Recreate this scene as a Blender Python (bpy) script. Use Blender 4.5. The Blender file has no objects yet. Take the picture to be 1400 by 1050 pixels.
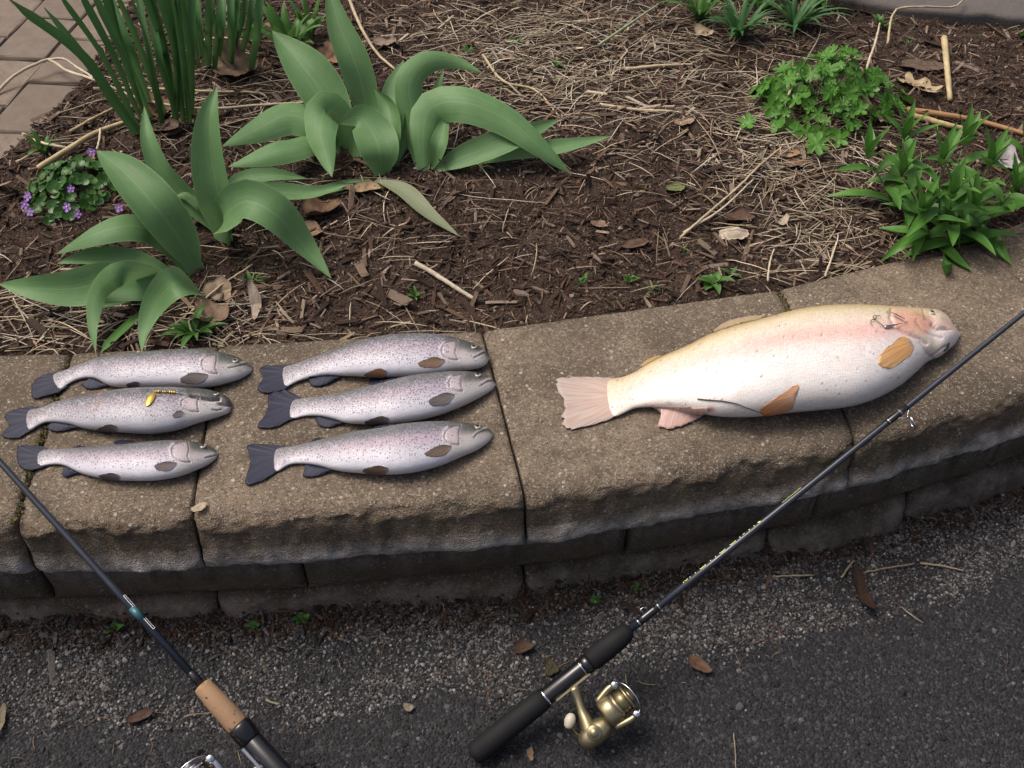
import bpy, math, random
import numpy as np
from mathutils import Vector, Matrix, noise

random.seed(7)
rng = np.random.default_rng(7)
R = math.radians
scene = bpy.context.scene
col = scene.collection

# ------------------------------------------------------------------ camera
CAM_H, PITCH, FPX = 1.30, R(45.0), 1374.0
cam_d = bpy.data.cameras.new('camera')
cam = bpy.data.objects.new('camera', cam_d)
col.objects.link(cam)
cam.location = (0, 0, CAM_H)
cam.rotation_euler = (R(90) - PITCH, 0, 0)
cam_d.sensor_width = 36.0
cam_d.lens = 36.0 * FPX / 1400.0
cam_d.clip_start, cam_d.clip_end = 0.02, 200.0
scene.camera = cam

# ------------------------------------------------------------------ light: soft overcast daylight from behind and left of the bed
SUN_EL, SUN_AZ = R(62), R(-72)          # azimuth from +Y towards +X
world = bpy.data.worlds.new('World')
scene.world = world
world.use_nodes = True
wn = world.node_tree
sky = wn.nodes.new('ShaderNodeTexSky')
sky.sky_type = 'NISHITA'
sky.sun_disc = False
sky.sun_elevation = SUN_EL
sky.sun_rotation = SUN_AZ
sky.air_density = 0.7
sky.dust_density = 8.0
sky.ozone_density = 0.4
wn.links.new(sky.outputs[0], wn.nodes['Background'].inputs[0])
wn.nodes['Background'].inputs[1].default_value = 0.15
sun_d = bpy.data.lights.new('sun', 'SUN')
sun = bpy.data.objects.new('sun', sun_d)
col.objects.link(sun)
sun_d.energy = 1.5
sun_d.angle = R(26)
sun_d.color = (1.0, 0.96, 0.90)
sdir = Vector((math.sin(SUN_AZ) * math.cos(SUN_EL), math.cos(SUN_AZ) * math.cos(SUN_EL), math.sin(SUN_EL)))
sun.rotation_euler = sdir.to_track_quat('Z', 'Y').to_euler()
scene.view_settings.view_transform = 'Standard'
scene.view_settings.look = 'None'
scene.view_settings.exposure = 0.2
scene.view_settings.gamma = 1.0
scene.view_settings.use_curve_mapping = False

# ------------------------------------------------------------------ geometry helpers
CP, SP = math.cos(PITCH), math.sin(PITCH)
ZT = 0.25                                # top of the wall caps
ZB = 0.247                               # planting bed

def P(px, py, z):
    """point of the place at height z that the photograph shows at (px, py)"""
    a, b = (px - 700.0) / FPX, (525.0 - py) / FPX
    d = (a, CP + b * SP, -SP + b * CP)
    t = (z - CAM_H) / d[2]
    return Vector((d[0] * t, d[1] * t, z))

def depth(p):
    return p[1] * CP - (p[2] - CAM_H) * SP

def proj(v):
    v = np.asarray(v, float)
    zc = v[..., 1] * CP - (v[..., 2] - CAM_H) * SP
    yc = v[..., 1] * SP + (v[..., 2] - CAM_H) * CP
    return np.stack([700 + FPX * v[..., 0] / zc, 525 - FPX * yc / zc], -1)

def mesh_np(name, verts, faces, smooth=True, colr=None, uv=None):
    """verts (n,3); faces (m,k) array of equal k, or list of tuples"""
    me = bpy.data.meshes.new(name)
    verts = np.asarray(verts, np.float32)
    if isinstance(faces, np.ndarray):
        m, k = faces.shape
        me.vertices.add(len(verts)); me.vertices.foreach_set('co', verts.ravel())
        me.loops.add(m * k); me.loops.foreach_set('vertex_index', faces.astype(np.int32).ravel())
        me.polygons.add(m)
        me.polygons.foreach_set('loop_start', (np.arange(m) * k).astype(np.int32))
        me.polygons.foreach_set('loop_total', np.full(m, k, np.int32))
        me.update(calc_edges=True)
    else:
        me.from_pydata([tuple(map(float, v)) for v in verts], [], faces)
        me.update()
    me.polygons.foreach_set('use_smooth', np.full(len(me.polygons), smooth))
    if colr is not None:
        c = np.ones((len(verts), 4), np.float32); colr = np.asarray(colr)
        c[:, :colr.shape[1]] = colr
        at = me.color_attributes.new('Col', 'FLOAT_COLOR', 'POINT')
        at.data.foreach_set('color', c.ravel())
    if uv is not None:
        li = np.empty(len(me.loops), np.int32); me.loops.foreach_get('vertex_index', li)
        l = me.uv_layers.new(name='UVMap')
        l.data.foreach_set('uv', np.asarray(uv, np.float32)[li].ravel())
    me.validate()
    return me

def link(name, me, mat=None, parent=None, loc=None):
    o = bpy.data.objects.new(name, me)
    col.objects.link(o)
    if mat is not None and me is not None and not me.materials:
        me.materials.append(mat)
    if parent is not None:
        o.parent = parent
    if loc is not None:
        o.location = loc
    return o

def tag(o, label=None, cat=None, group=None, kind=None):
    if label: o['label'] = label
    if cat: o['category'] = cat
    if group: o['group'] = group
    if kind: o['kind'] = kind
    return o

def thing(name, loc, label, cat, group=None):
    o = bpy.data.objects.new(name, None)
    o.empty_display_size = 0.02
    col.objects.link(o)
    o.location = loc
    return tag(o, label, cat, group)

def part(name, verts, faces, mat, root, smooth=True, colr=None, uv=None, base=None):
    """part built in world coordinates, stored relative to its root; base = world position of the parent"""
    b = np.array(base if base is not None else root.location)
    me = mesh_np(name, np.asarray(verts, float) - b, faces, smooth, colr, uv)
    return link(name, me, mat, root)

def grid_faces(nu, nv, wrap=False):
    """nu rows of nv verts"""
    f = []
    i, j = np.meshgrid(np.arange(nu - 1), np.arange(nv if wrap else nv - 1), indexing='ij')
    a = i * nv + j
    b = i * nv + (j + 1) % nv
    return np.stack([a, b, b + nv, a + nv], -1).reshape(-1, 4)

def catmull(pts, n):
    """n samples along a Catmull-Rom through pts (k,d), chord-length parameter"""
    p = np.asarray(pts, float)
    k = len(p)
    seg = np.linalg.norm(np.diff(p, axis=0), axis=1) + 1e-9
    t = np.concatenate([[0], np.cumsum(seg)]); t /= t[-1]
    m = np.empty_like(p)
    m[1:-1] = (p[2:] - p[:-2]) / (t[2:] - t[:-2])[:, None]
    m[0] = (p[1] - p[0]) / (t[1] - t[0]); m[-1] = (p[-1] - p[-2]) / (t[-1] - t[-2])
    u = np.linspace(0, 1, n) if np.isscalar(n) else np.asarray(n)
    i = np.clip(np.searchsorted(t, u, 'right') - 1, 0, k - 2)
    h = (t[i + 1] - t[i]); x = ((u - t[i]) / h)[:, None]; h = h[:, None]
    return ((2*x**3 - 3*x**2 + 1) * p[i] + (x**3 - 2*x**2 + x) * h * m[i] + (-2*x**3 + 3*x**2) * p[i + 1] + (x**3 - x**2) * h * m[i + 1])

def tube(pts, rad, sides=8, n=None, caps=True):
    """tube along 3D pts; rad scalar or per point; returns verts, faces list"""
    p = np.asarray(pts, float)
    r = np.full(len(p), rad) if np.isscalar(rad) else np.asarray(rad, float)
    if n:
        q = catmull(np.column_stack([p, r]), n); p, r = q[:, :3], q[:, 3]
    tan = np.gradient(p, axis=0); tan /= np.linalg.norm(tan, axis=1)[:, None] + 1e-12
    up = np.array([0, 0, 1.0])
    if abs(tan[0] @ up) > .95: up = np.array([0, 1.0, 0])
    V = []
    s = np.cross(tan[0], up); s /= np.linalg.norm(s)
    for i in range(len(p)):
        s = s - tan[i] * (s @ tan[i]); s /= np.linalg.norm(s) + 1e-12
        w = np.cross(s, tan[i])
        a = np.arange(sides) / sides * 2 * math.pi
        V.append(p[i] + r[i] * (np.cos(a)[:, None] * s + np.sin(a)[:, None] * w))
    V = np.concatenate(V)
    F = [tuple(x) for x in grid_faces(len(p), sides, True)]
    if caps:
        F.append(tuple(range(sides))[::-1]); F.append(tuple(range((len(p) - 1) * sides, len(p) * sides)))
    return V, F

def lathe(axis_o, axis_d, prof, sides=24):
    """prof [(along, radius)]"""
    d = Vector(axis_d).normalized(); o = Vector(axis_o)
    return tube([o + d * a for a, _ in prof], [max(r, 1e-5) for _, r in prof], sides)

def join(parts):
    V, F, n = [], [], 0
    for v, f in parts:
        V.append(np.asarray(v)); F += [tuple(int(i) + n for i in q) for q in f]; n += len(v)
    return np.concatenate(V), F

def box_vf(c, ax, ay, az):
    c = np.array(c); ax, ay, az = map(np.array, (ax, ay, az))
    V = np.array([c + i * ax + j * ay + k * az for i in (-1, 1) for j in (-1, 1) for k in (-1, 1)])
    return V, [(0, 1, 3, 2), (4, 6, 7, 5), (0, 4, 5, 1), (2, 3, 7, 6), (0, 2, 6, 4), (1, 5, 7, 3)]

def sm(x, a, b):
    x = np.clip((np.asarray(x, float) - a) / (b - a), 0, 1); return x * x * (3 - 2 * x)

def nz(p, s, o=0.0):
    return noise.noise(Vector((p[0] * s + o, p[1] * s - o, p[2] * s + 2 * o)))

def fbm(p, s, oct=4, o=0.0):
    t, a = 0.0, 1.0
    for _ in range(oct):
        t += a * nz(p, s, o); s *= 2.05; a *= .5; o += 7.3
    return t

# ------------------------------------------------------------------ materials
class Mat:
    def __init__(self, name):
        self.m = bpy.data.materials.new(name); self.m.use_nodes = True
        self.t = self.m.node_tree; self.b = self.t.nodes['Principled BSDF']
        self.out = self.t.nodes['Material Output']
    def n(self, typ, ins=None, **props):
        nd = self.t.nodes.new(typ)
        for k, v in props.items(): setattr(nd, k, v)
        for k, v in (ins or {}).items():
            s = nd.inputs[k]
            if isinstance(v, bpy.types.NodeSocket): self.t.links.new(v, s)
            else: s.default_value = v
        return nd
    def set(self, **kw):
        for k, v in kw.items():
            k = k.replace('_', ' ')
            s = self.b.inputs[k]
            if isinstance(v, bpy.types.NodeSocket): self.t.links.new(v, s)
            else: s.default_value = v
        return self
    def coord(self, which='Object'):
        return self.n('ShaderNodeTexCoord').outputs[which]
    def noise(self, vec, scale, detail=4, rough=.55):
        return self.n('ShaderNodeTexNoise', {'Vector': vec, 'Scale': scale, 'Detail': detail, 'Roughness': rough}).outputs['Fac']
    def ramp(self, fac, stops):
        r = self.n('ShaderNodeValToRGB', {'Fac': fac})
        e = r.color_ramp.elements
        while len(e) < len(stops): e.new(.5)
        for i, (p, c) in enumerate(stops):
            e[i].position = p; e[i].color = (*c, 1) if not np.isscalar(c) else (c, c, c, 1)
        return r.outputs['Color']
    def mix(self, f, a, b, typ='MIX'):
        nd = self.n('ShaderNodeMix', data_type='RGBA', blend_type=typ)
        for i, v in ((0, f), (6, a), (7, b)):
            s = nd.inputs[i]
            if isinstance(v, bpy.types.NodeSocket): self.t.links.new(v, s)
            elif i == 0: s.default_value = v
            else: s.default_value = (*v, 1)
        return nd.outputs[2]
    def math(self, op, a, b=None):
        nd = self.n('ShaderNodeMath', operation=op)
        for i, v in enumerate((a, b)):
            if v is None: continue
            if isinstance(v, bpy.types.NodeSocket): self.t.links.new(v, nd.inputs[i])
            else: nd.inputs[i].default_value = v
        return nd.outputs[0]
    def bump(self, h, strength, dist):
        return self.n('ShaderNodeBump', {'Height': h, 'Strength': strength, 'Distance': dist}).outputs[0]
    def attr(self, name='Col', out='Color'):
        return self.n('ShaderNodeAttribute', attribute_name=name).outputs[out]

def simple(name, c, rough=.5, metal=0.0, spec=.5, bump=None):
    m = Mat(name); v = m.coord()
    n1 = m.noise(v, 90, 3)
    c2 = tuple(x * .72 for x in c)
    m.set(Base_Color=m.mix(n1, c, c2), Metallic=metal, Specular_IOR_Level=spec)
    m.set(Roughness=m.math('ADD', m.math('MULTIPLY', m.noise(v, 40, 3), .2), rough - .1))
    if bump: m.set(Normal=m.bump(m.noise(v, bump[0], 4), bump[1], bump[2]))
    return m.m

def concrete(name, tan, dark, pale, grain=.6):
    m = Mat(name); v = m.coord()
    big = m.noise(v, 7, 4, .6); mid = m.noise(v, 38, 5, .65)
    vo = m.n('ShaderNodeTexVoronoi', {'Vector': v, 'Scale': 420.0})
    vo2 = m.n('ShaderNodeTexVoronoi', {'Vector': v, 'Scale': 150.0})
    rnd = m.n('ShaderNodeSeparateColor', {'Color': vo.outputs['Color']}).outputs[0]
    rnd2 = m.n('ShaderNodeSeparateColor', {'Color': vo2.outputs['Color']}).outputs[1]
    oi = m.n('ShaderNodeObjectInfo').outputs['Random']
    v2 = m.n('ShaderNodeVectorMath', {0: v, 1: m.n('ShaderNodeCombineXYZ', {'X': m.math('MULTIPLY', oi, 40.0), 'Y': m.math('MULTIPLY', oi, 17.0)}).outputs[0]}, operation='ADD').outputs[0]
    c = m.mix(m.ramp(big, [(.36, 0.0), (.66, 1.0)]), tan, dark)
    c = m.mix(m.math('MULTIPLY', oi, .35), c, tuple(x * y for x, y in zip(tan, (.78, .84, .92))))
    c = m.mix(m.ramp(m.noise(v2, 4.5, 5, .62), [(.46, 0.0), (.60, .55), (.75, .62)]), c, tuple(x * .62 for x in dark))
    c = m.mix(m.ramp(mid, [(.45, 0.0), (.75, .65)]), c, tuple(x * .50 for x in dark))
    # exposed sand grains: some pale, some dark
    c = m.mix(m.ramp(rnd, [(.78, 0.0), (1.0, grain)]), c, (.46, .40, .32))
    c = m.mix(m.ramp(rnd, [(.0, .8), (.28, 0.0)]), c, (.055, .042, .030))
    c = m.mix(m.math('MULTIPLY', m.ramp(rnd2, [(.955, 0.0), (.98, grain * 1.4)]), m.ramp(vo2.outputs['Distance'], [(.30, 1.0), (.45, 0.0)])), c, (.50, .45, .38))
    # paler grey band painted per vertex by height on the split face, and brown staining
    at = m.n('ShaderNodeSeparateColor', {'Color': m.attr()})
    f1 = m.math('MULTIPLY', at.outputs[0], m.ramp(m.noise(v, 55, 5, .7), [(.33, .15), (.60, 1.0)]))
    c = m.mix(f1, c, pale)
    f2 = m.math('MULTIPLY', at.outputs[1], m.ramp(m.noise(v, 30, 5, .7), [(.30, 0.0), (.62, 1.0)]))
    c = m.mix(m.math('MULTIPLY', f2, .60), c, (.125, .085, .050))
    # patchy algae and moss tint
    f3 = m.math('MULTIPLY', at.outputs[2], m.ramp(m.noise(v, 16, 5, .7), [(.50, 0.0), (.72, .7)]))
    c = m.mix(f3, c, (.045, .052, .022))
    m.set(Base_Color=c, Roughness=.9, Specular_IOR_Level=.25)
    h = m.math('ADD', m.math('MULTIPLY', vo.outputs['Distance'], .8), m.math('ADD', m.math('MULTIPLY', m.noise(v, 260, 4, .7), 1.0), m.math('MULTIPLY', mid, .8)))
    m.set(Normal=m.bump(h, .8, .0022))
    return m.m

M = {}
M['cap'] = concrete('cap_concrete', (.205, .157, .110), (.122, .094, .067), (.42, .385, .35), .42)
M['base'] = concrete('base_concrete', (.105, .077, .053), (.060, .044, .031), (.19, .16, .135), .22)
def soil_mat():
    m = Mat('soil'); v = m.coord()
    a = m.noise(v, 9, 5, .65); b = m.noise(v, 120, 5, .7)
    c = m.mix(m.ramp(a, [(.35, 0.0), (.7, 1.0)]), (.046, .029, .021), (.080, .055, .040))
    c = m.mix(m.ramp(b, [(.42, 0.0), (.75, .8)]), c, (.016, .009, .007))
    vo = m.n('ShaderNodeTexVoronoi', {'Vector': v, 'Scale': 210.0})
    r = m.n('ShaderNodeSeparateColor', {'Color': vo.outputs['Color']}).outputs[0]
    c = m.mix(m.ramp(r, [(.82, 0.0), (1.0, .55)]), c, (.22, .16, .12))
    m.set(Base_Color=c, Roughness=.95, Specular_IOR_Level=.15)
    h = m.math('ADD', m.math('MULTIPLY', b, 1.5), vo.outputs['Distance'])
    m.set(Normal=m.bump(h, 1.0, .006))
    return m.m
M['soil'] = soil_mat()
def asphalt_mat():
    m = Mat('asphalt'); v = m.coord()
    a = m.noise(v, 6, 4, .6)
    vo = m.n('ShaderNodeTexVoronoi', {'Vector': v, 'Scale': 240.0})
    r = m.n('ShaderNodeSeparateColor', {'Color': vo.outputs['Color']}).outputs[0]
    c = m.mix(a, (.012, .0125, .015), (.022, .0215, .023))
    c = m.mix(m.ramp(r, [(.6, 0.0), (1.0, .5)]), c, (.075, .073, .076))
    m.set(Base_Color=c, Roughness=.8, Specular_IOR_Level=.35)
    m.set(Normal=m.bump(m.math('SUBTRACT', m.noise(v, 160, 4, .7), vo.outputs['Distance']), 1.0, .004))
    return m.m
M['asphalt'] = asphalt_mat()
def vcol_mat(name, rough=.85, spec=.25, bscale=None, var=.25):
    m = Mat(name); v = m.coord()
    c = m.attr()
    c = m.mix(m.math('MULTIPLY', m.noise(v, 150, 4, .7), var * 2), c, (.02, .014, .01))
    m.set(Base_Color=c, Roughness=rough, Specular_IOR_Level=spec)
    if bscale: m.set(Normal=m.bump(m.noise(v, bscale, 4, .7), .8, .0015))
    return m.m
M['debris'] = vcol_mat('debris', .9, .2, 320)
M['straw'] = vcol_mat('straw', .65, .35, None, .15)
M['stone'] = vcol_mat('stone_chips', .75, .35, 700, .15)

def leaf_mat(name, c1, c2, vein, rough=.42, transl=.25, across=46.0, lines_k=.35):
    m = Mat(name)
    uv = m.coord('UV')
    oi = m.n('ShaderNodeObjectInfo').outputs['Random']
    sx = m.n('ShaderNodeSeparateXYZ', {'Vector': uv})
    u, vv = sx.outputs[0], sx.outputs[1]
    cmb = m.n('ShaderNodeCombineXYZ', {'X': m.math('MULTIPLY', u, across), 'Y': m.math('MULTIPLY', vv, 3.0), 'Z': m.math('MULTIPLY', oi, 31.0)}).outputs[0]
    lines = m.noise(cmb, 1.0, 3, .6)
    blot = m.noise(m.coord(), 28, 4, .6)
    c = m.mix(m.ramp(blot, [(.3, 0.0), (.7, 1.0)]), c1, c2)
    c = m.mix(m.math('MULTIPLY', m.ramp(lines, [(.42, 0.0), (.66, 1.0)]), lines_k), c, vein)
    c = m.mix(m.math('MULTIPLY', oi, .45), c, tuple(x * .62 for x in c1))
    # small blemishes
    c = m.mix(m.math('MULTIPLY', m.ramp(m.noise(m.coord(), 150, 3, .6), [(.70, 0.0), (.78, 1.0)]), .5), c, (.16, .14, .06))
    c = m.mix(m.ramp(vv, [(.955, 0.0), (1.0, .75)]), c, (.24, .18, .09))
    # midrib
    mid = m.math('ABSOLUTE', m.math('SUBTRACT', u, .5))
    c = m.mix(m.ramp(mid, [(.006, .30), (.035, 0.0)]), c, vein)
    # pale edge
    c = m.mix(m.ramp(mid, [(.468, 0.0), (.495, .6)]), c, vein)
    m.set(Base_Color=c, Roughness=rough, Specular_IOR_Level=.3)
    bm = m.bump(lines, .35, .0012)
    m.set(Normal=bm)
    if transl:
        tr = m.n('ShaderNodeBsdfTranslucent', {'Color': m.mix(.5, c, vein)})
        ms = m.n('ShaderNodeMixShader', {0: transl})
        m.t.links.new(m.b.outputs[0], ms.inputs[1]); m.t.links.new(tr.outputs[0], ms.inputs[2])
        m.t.links.new(ms.outputs[0], m.out.inputs[0])
    return m.m
M['tulip'] = leaf_mat('tulip_leaf', (.108, .228, .078), (.150, .285, .115), (.24, .38, .17), .50, .30, 34, .30)
M['daffodil'] = leaf_mat('daffodil_leaf', (.040, .125, .034), (.058, .152, .044), (.11, .23, .08), .45, .26, 20)
M['phlox'] = leaf_mat('phlox_leaf', (.060, .175, .022), (.085, .215, .034), (.14, .30, .07), .42, .2, 8)
M['cranesbill'] = leaf_mat('cranesbill_leaf', (.058, .180, .016), (.088, .235, .026), (.15, .32, .07), .45, .25, 6)
M['violet'] = leaf_mat('violet_leaf', (.036, .105, .020), (.055, .140, .030), (.10, .20, .05), .35, .2, 6)
M['weed'] = leaf_mat('weed_leaf', (.055, .150, .025), (.080, .195, .040), (.14, .26, .07), .45, .25, 6)
M['fadedleaf'] = leaf_mat('faded_tulip_leaf', (.18, .23, .12), (.23, .25, .15), (.34, .34, .22), .55, .25)
M['stem'] = simple('green_stem', (.08, .15, .035), .5)
M['petal'] = simple('violet_petal', (.36, .18, .58), .55)
M['petal_c'] = simple('violet_centre', (.75, .62, .12), .5)

# ================================================================== the setting
# ---- driveway
def driveway():
    xs = np.linspace(-2.6, 2.8, 220); ys = np.concatenate([np.linspace(-1.2, .30, 30)[:-1], np.linspace(.30, 1.30, 130)])
    V = []
    for y in ys:
        for x in xs:
            z = .004 * fbm((x, y, 0), 6, 3) + .0015 * nz((x, y, 3), 70)
            z -= .018 * float(sm(x, .35, .9))
            V.append((x, y, z))
    me = mesh_np('driveway', V, grid_faces(len(ys), len(xs)))
    return tag(link('driveway', me, M['asphalt']), 'dark asphalt driveway with an exposed gravelly strip along the wall', 'driveway', kind='structure')
driveway()
def zg(x, y):
    return .004 * fbm((x, y, 0), 6, 3) + .0015 * nz((x, y, 3), 70) - .018 * float(sm(x, .35, .9))

# ---- planting bed
BACK = np.array([(-2.4, 1.02), (-1.5, 1.06), (-.779, 1.111), (-.672, 1.115), (-.451, 1.131), (-.046, 1.166), (.435, 1.266), (.891, 1.422), (1.4, 1.66), (2.6, 2.4)])
PAVE = np.array([P(x, y, ZT)[:2] for x, y in [(-60, 268), (0, 235), (32, 205), (75, 166), (118, 120), (150, 76), (185, 20), (205, -20), (250, -90)]])
def yback(x): return np.interp(x, BACK[:, 0], BACK[:, 1])
def ypave(x):
    i = np.argsort(PAVE[:, 0]); p = PAVE[i]
    y = np.interp(x, p[:, 0], p[:, 1])
    return np.where(x > p[-1, 0], 9.0, y)
BX0, BX1, BY0, BY1, BSTEP = -2.2, 2.4, .95, 3.6, .0125
bxs = np.arange(BX0, BX1 + 1e-6, BSTEP); bys = np.arange(BY0, BY1 + 1e-6, BSTEP)
def bed_height():
    H = np.zeros((len(bys), len(bxs)))
    for j, y in enumerate(bys):
        for i, x in enumerate(bxs):
            H[j, i] = .012 * nz((x, y, 1), 4) + .008 * nz((x, y, 5), 14) + .006 * nz((x, y, 9), 45)
    X, Y = np.meshgrid(bxs, bys)
    d = Y - yback(X)
    H = ZB - .006 + H * (.25 + .75 * sm(d, 0, .12)) + .035 * sm(d, 0, .45)
    H -= .085 * (1 - sm(d, -.012, .004))
    e = Y - ypave(X) + (np.sin(X * 40) * .01)
    H -= .065 * sm(e, -.015, .05)
    return H
HB = bed_height()
def hb(x, y):
    fx = np.clip((np.asarray(x, float) - BX0) / BSTEP, 0, len(bxs) - 2.001); fy = np.clip((np.asarray(y, float) - BY0) / BSTEP, 0, len(bys) - 2.001)
    i, j = fx.astype(int), fy.astype(int); u, v = fx - i, fy - j
    return HB[j, i] * (1-u)*(1-v) + HB[j, i+1] * u*(1-v) + HB[j+1, i] * (1-u)*v + HB[j+1, i+1] * u*v
def on_bed(px, py, dz=0.0):
    p = P(px, py, ZB)
    for _ in range(4):
        p = P(px, py, float(hb(p[0], p[1])) + dz)
    return p
X, Y = np.meshgrid(bxs, bys)
bf = grid_faces(len(bys), len(bxs))
bf = bf[(Y - yback(X)).ravel()[bf].min(1) > -.06]
tag(link('soil_bed', mesh_np('soil_bed', np.stack([X, Y, HB], -1).reshape(-1, 3), bf), M['soil']),
    'dark brown planting bed of soil and shredded mulch behind the wall', 'soil', kind='structure')

# ---- retaining wall of split-face concrete blocks
wall = thing('retaining_wall', (0, 1.0, 0), 'low curved retaining wall of tan split-face concrete blocks under the fish', 'wall')
CAPPROF = [(-.30, 0, .0), (-.26, 0, .0), (-.22, 0, 0), (-.18, 0, 0), (-.14, 0, 0), (-.11, 0, 0), (-.085, 0, 0), (-.065, 0, 0), (-.05, -.0005, .05), (-.038, -.001, .12), (-.028, -.002, .2),
           (-.019, -.004, .35), (-.011, -.007, .5), (-.005, -.012, .7), (-.001, -.018, .9), (.001, -.026, .8), (.0015, -.034, .7), (.002, -.042, .7), (.003, -.049, .7), (.0045, -.056, .7),
           (.0065, -.063, .8), (.009, -.070, .8), (.0110, -.077, .8), (.012, -.084, .8), (.011, -.090, .7), (.008, -.096, .5), (.003, -.099, .3), (-.004, -.100, 0), (-.03, -.100, 0), (-.30, -.100, 0)]
BASEPROF = [(-.22, 0, 0), (-.10, 0, 0), (-.05, 0, .1), (-.03, -.001, .2), (-.016, -.003, .4), (-.007, -.008, .7), (-.001, -.016, 1), (.003, -.025, 1), (.005, -.035, 1), (.006, -.045, 1), (.007, -.055, 1), (.006, -.065, 1),
            (.005, -.075, 1), (.003, -.085, .8), (-.002, -.094, .5), (-.008, -.099, .2), (-.05, -.100, 0), (-.22, -.100, 0)]
def block(name, BL, BR, FL, FR, ztop, prof, mat, seed, nA=84, amp=.008, gap=.0022, is_cap=True, bulge=0.0):
    BL, BR, FL, FR = (Vector((*p, 0)) for p in (BL, BR, FL, FR))
    fdir = (FR - FL).normalized(); out = Vector((fdir.y, -fdir.x, 0))
    V, C = [], []
    pr = catmull(np.array(prof), 76 if is_cap else 46)
    Dp = abs(prof[0][0])
    na = nA
    tend = np.linspace(0, 1, na)
    for a in tend:
        f = FL.lerp(FR, a); b = BL.lerp(BR, a)
        L = (FR - FL).length
        e = min(a, 1 - a) * L
        for d, z, rgh in pr:
            d = min(d, .03)
            q = f.lerp(b, min(max(-d / Dp, 0), 1)) if d < 0 else f + out * d
            p = Vector((q.x, q.y, ztop + z))
            r = max(0.0, min(1.0, rgh))
            n1 = fbm((p.x, p.y, p.z * 1.2), 16, 4, seed); n2 = fbm((p.x, p.y, p.z), 60, 3, seed + 3)
            ridged = abs(nz((p.x, p.y, p.z * 1.6), 34, seed + 9))
            dsp = r * (amp * n1 + amp * .45 * n2 - amp * .8 * ridged + bulge * math.sin(a * math.pi))
            p += out * dsp
            if r > .01: p.z += r * amp * .5 * fbm((p.x, p.y, 1), 22, 3, seed + 5) * (1 if z > -.06 else .4)
            if r < .5 and z > -.02: p.z += .0011 * fbm((p.x, p.y, 0), 30, 3, seed) - .0008 * abs(nz((p.x, p.y, 2), 90, seed))
            # broken arrises at both ends
            k = math.exp(-e / .006) * (.0045 + .005 * max(0, nz((p.x, p.y, p.z), 50, seed)))
            p += fdir * gap * (1 - 2 * a)
            if z > -.03: p.z -= k * .7
            if r > .3: p -= out * k * 2.0 * r
            V.append(p)
            if is_cap:
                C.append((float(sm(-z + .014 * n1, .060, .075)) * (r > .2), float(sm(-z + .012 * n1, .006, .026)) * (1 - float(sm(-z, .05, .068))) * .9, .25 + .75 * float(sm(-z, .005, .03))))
            else:
                C.append((float(sm(-z + .02 * n1, .0, .02)) * (1 - float(sm(-z + .02 * n2, .03, .055))) * .8, float(sm(-z, .04, .09)), .8))
    m = len(pr)
    F = [tuple(q)[::-1] for q in grid_faces(na, m)]
    F += [((i + 1) * m, i * m, i * m + m - 1, (i + 1) * m + m - 1) for i in range(na - 1)]
    F.append(tuple(range(m))); F.append(tuple(range((na - 1) * m, na * m))[::-1])
    o = part(name, np.array(V), F, mat, wall, True, np.array(C))
    return o
def lerp2(p, q, t): return (p[0] + (q[0] - p[0]) * t, p[1] + (q[1] - p[1]) * t)
capF = [(-1.10, .782), (-.647, .791), (-.42, .798), (.019, .835), (.488, .934), (.93, 1.095), (1.36, 1.33)]
capB = [(-1.16, 1.095), (-.672, 1.115), (-.451, 1.131), (-.046, 1.166), (.435, 1.266), (.80, 1.395), (1.16, 1.60)]
for i in range(6):
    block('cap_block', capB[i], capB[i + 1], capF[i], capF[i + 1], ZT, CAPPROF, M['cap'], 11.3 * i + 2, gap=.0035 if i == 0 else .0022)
# two courses below, set back under the caps; the lowest one is half buried
def front_at(x, off):
    pts = np.array(capF); y = np.interp(x, pts[:, 0], pts[:, 1]); return (x, y + off)
b1 = [-1.15, -.664, -.298, .170, .462, .775, 1.20]
def base_course(xs, off, ztop, seed, amp, bulges=None):
    for i in range(len(xs) - 1):
        FL, FR = front_at(xs[i], off), front_at(xs[i + 1], off)
        BL, BR = (FL[0] - .02, FL[1] + .2), (FR[0] - .02, FR[1] + .2)
        block('base_block', BL, BR, FL, FR, ztop, BASEPROF, M['base'], seed + 5.7 * i, nA=60, amp=amp, gap=.002, is_cap=False, bulge=(bulges or {}).get(i, 0))
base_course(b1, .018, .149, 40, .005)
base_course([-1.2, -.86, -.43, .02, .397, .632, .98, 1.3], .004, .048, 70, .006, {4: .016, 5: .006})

# ---- brick paved path
path = tag(link('paved_path', mesh_np('paved_path', [(-2.6, 1.2, .222), (-.5, 1.2, .222), (-.5, 4.2, .222), (-2.6, 4.2, .222)], [(0, 1, 2, 3)]), M['soil']),
           'path of brownish grey brick pavers beyond the left side of the bed', 'path', kind='structure')
def pm():
    m = Mat('paver'); v = m.coord(); oi = m.n('ShaderNodeObjectInfo').outputs['Random']
    c = m.mix(oi, (.150, .122, .096), (.200, .160, .125))
    c = m.mix(m.ramp(m.noise(v, 25, 5, .7), [(.35, 0.0), (.7, .7)]), c, (.11, .085, .068))
    c = m.mix(m.ramp(m.noise(v, 300, 3, .7), [(.6, 0.0), (.75, .4)]), c, (.30, .26, .22))
    m.set(Base_Color=c, Roughness=.9, Specular_IOR_Level=.2, Normal=m.bump(m.noise(v, 240, 4, .7), .6, .002))
    return m.m
M['paver'] = pm()
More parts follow.
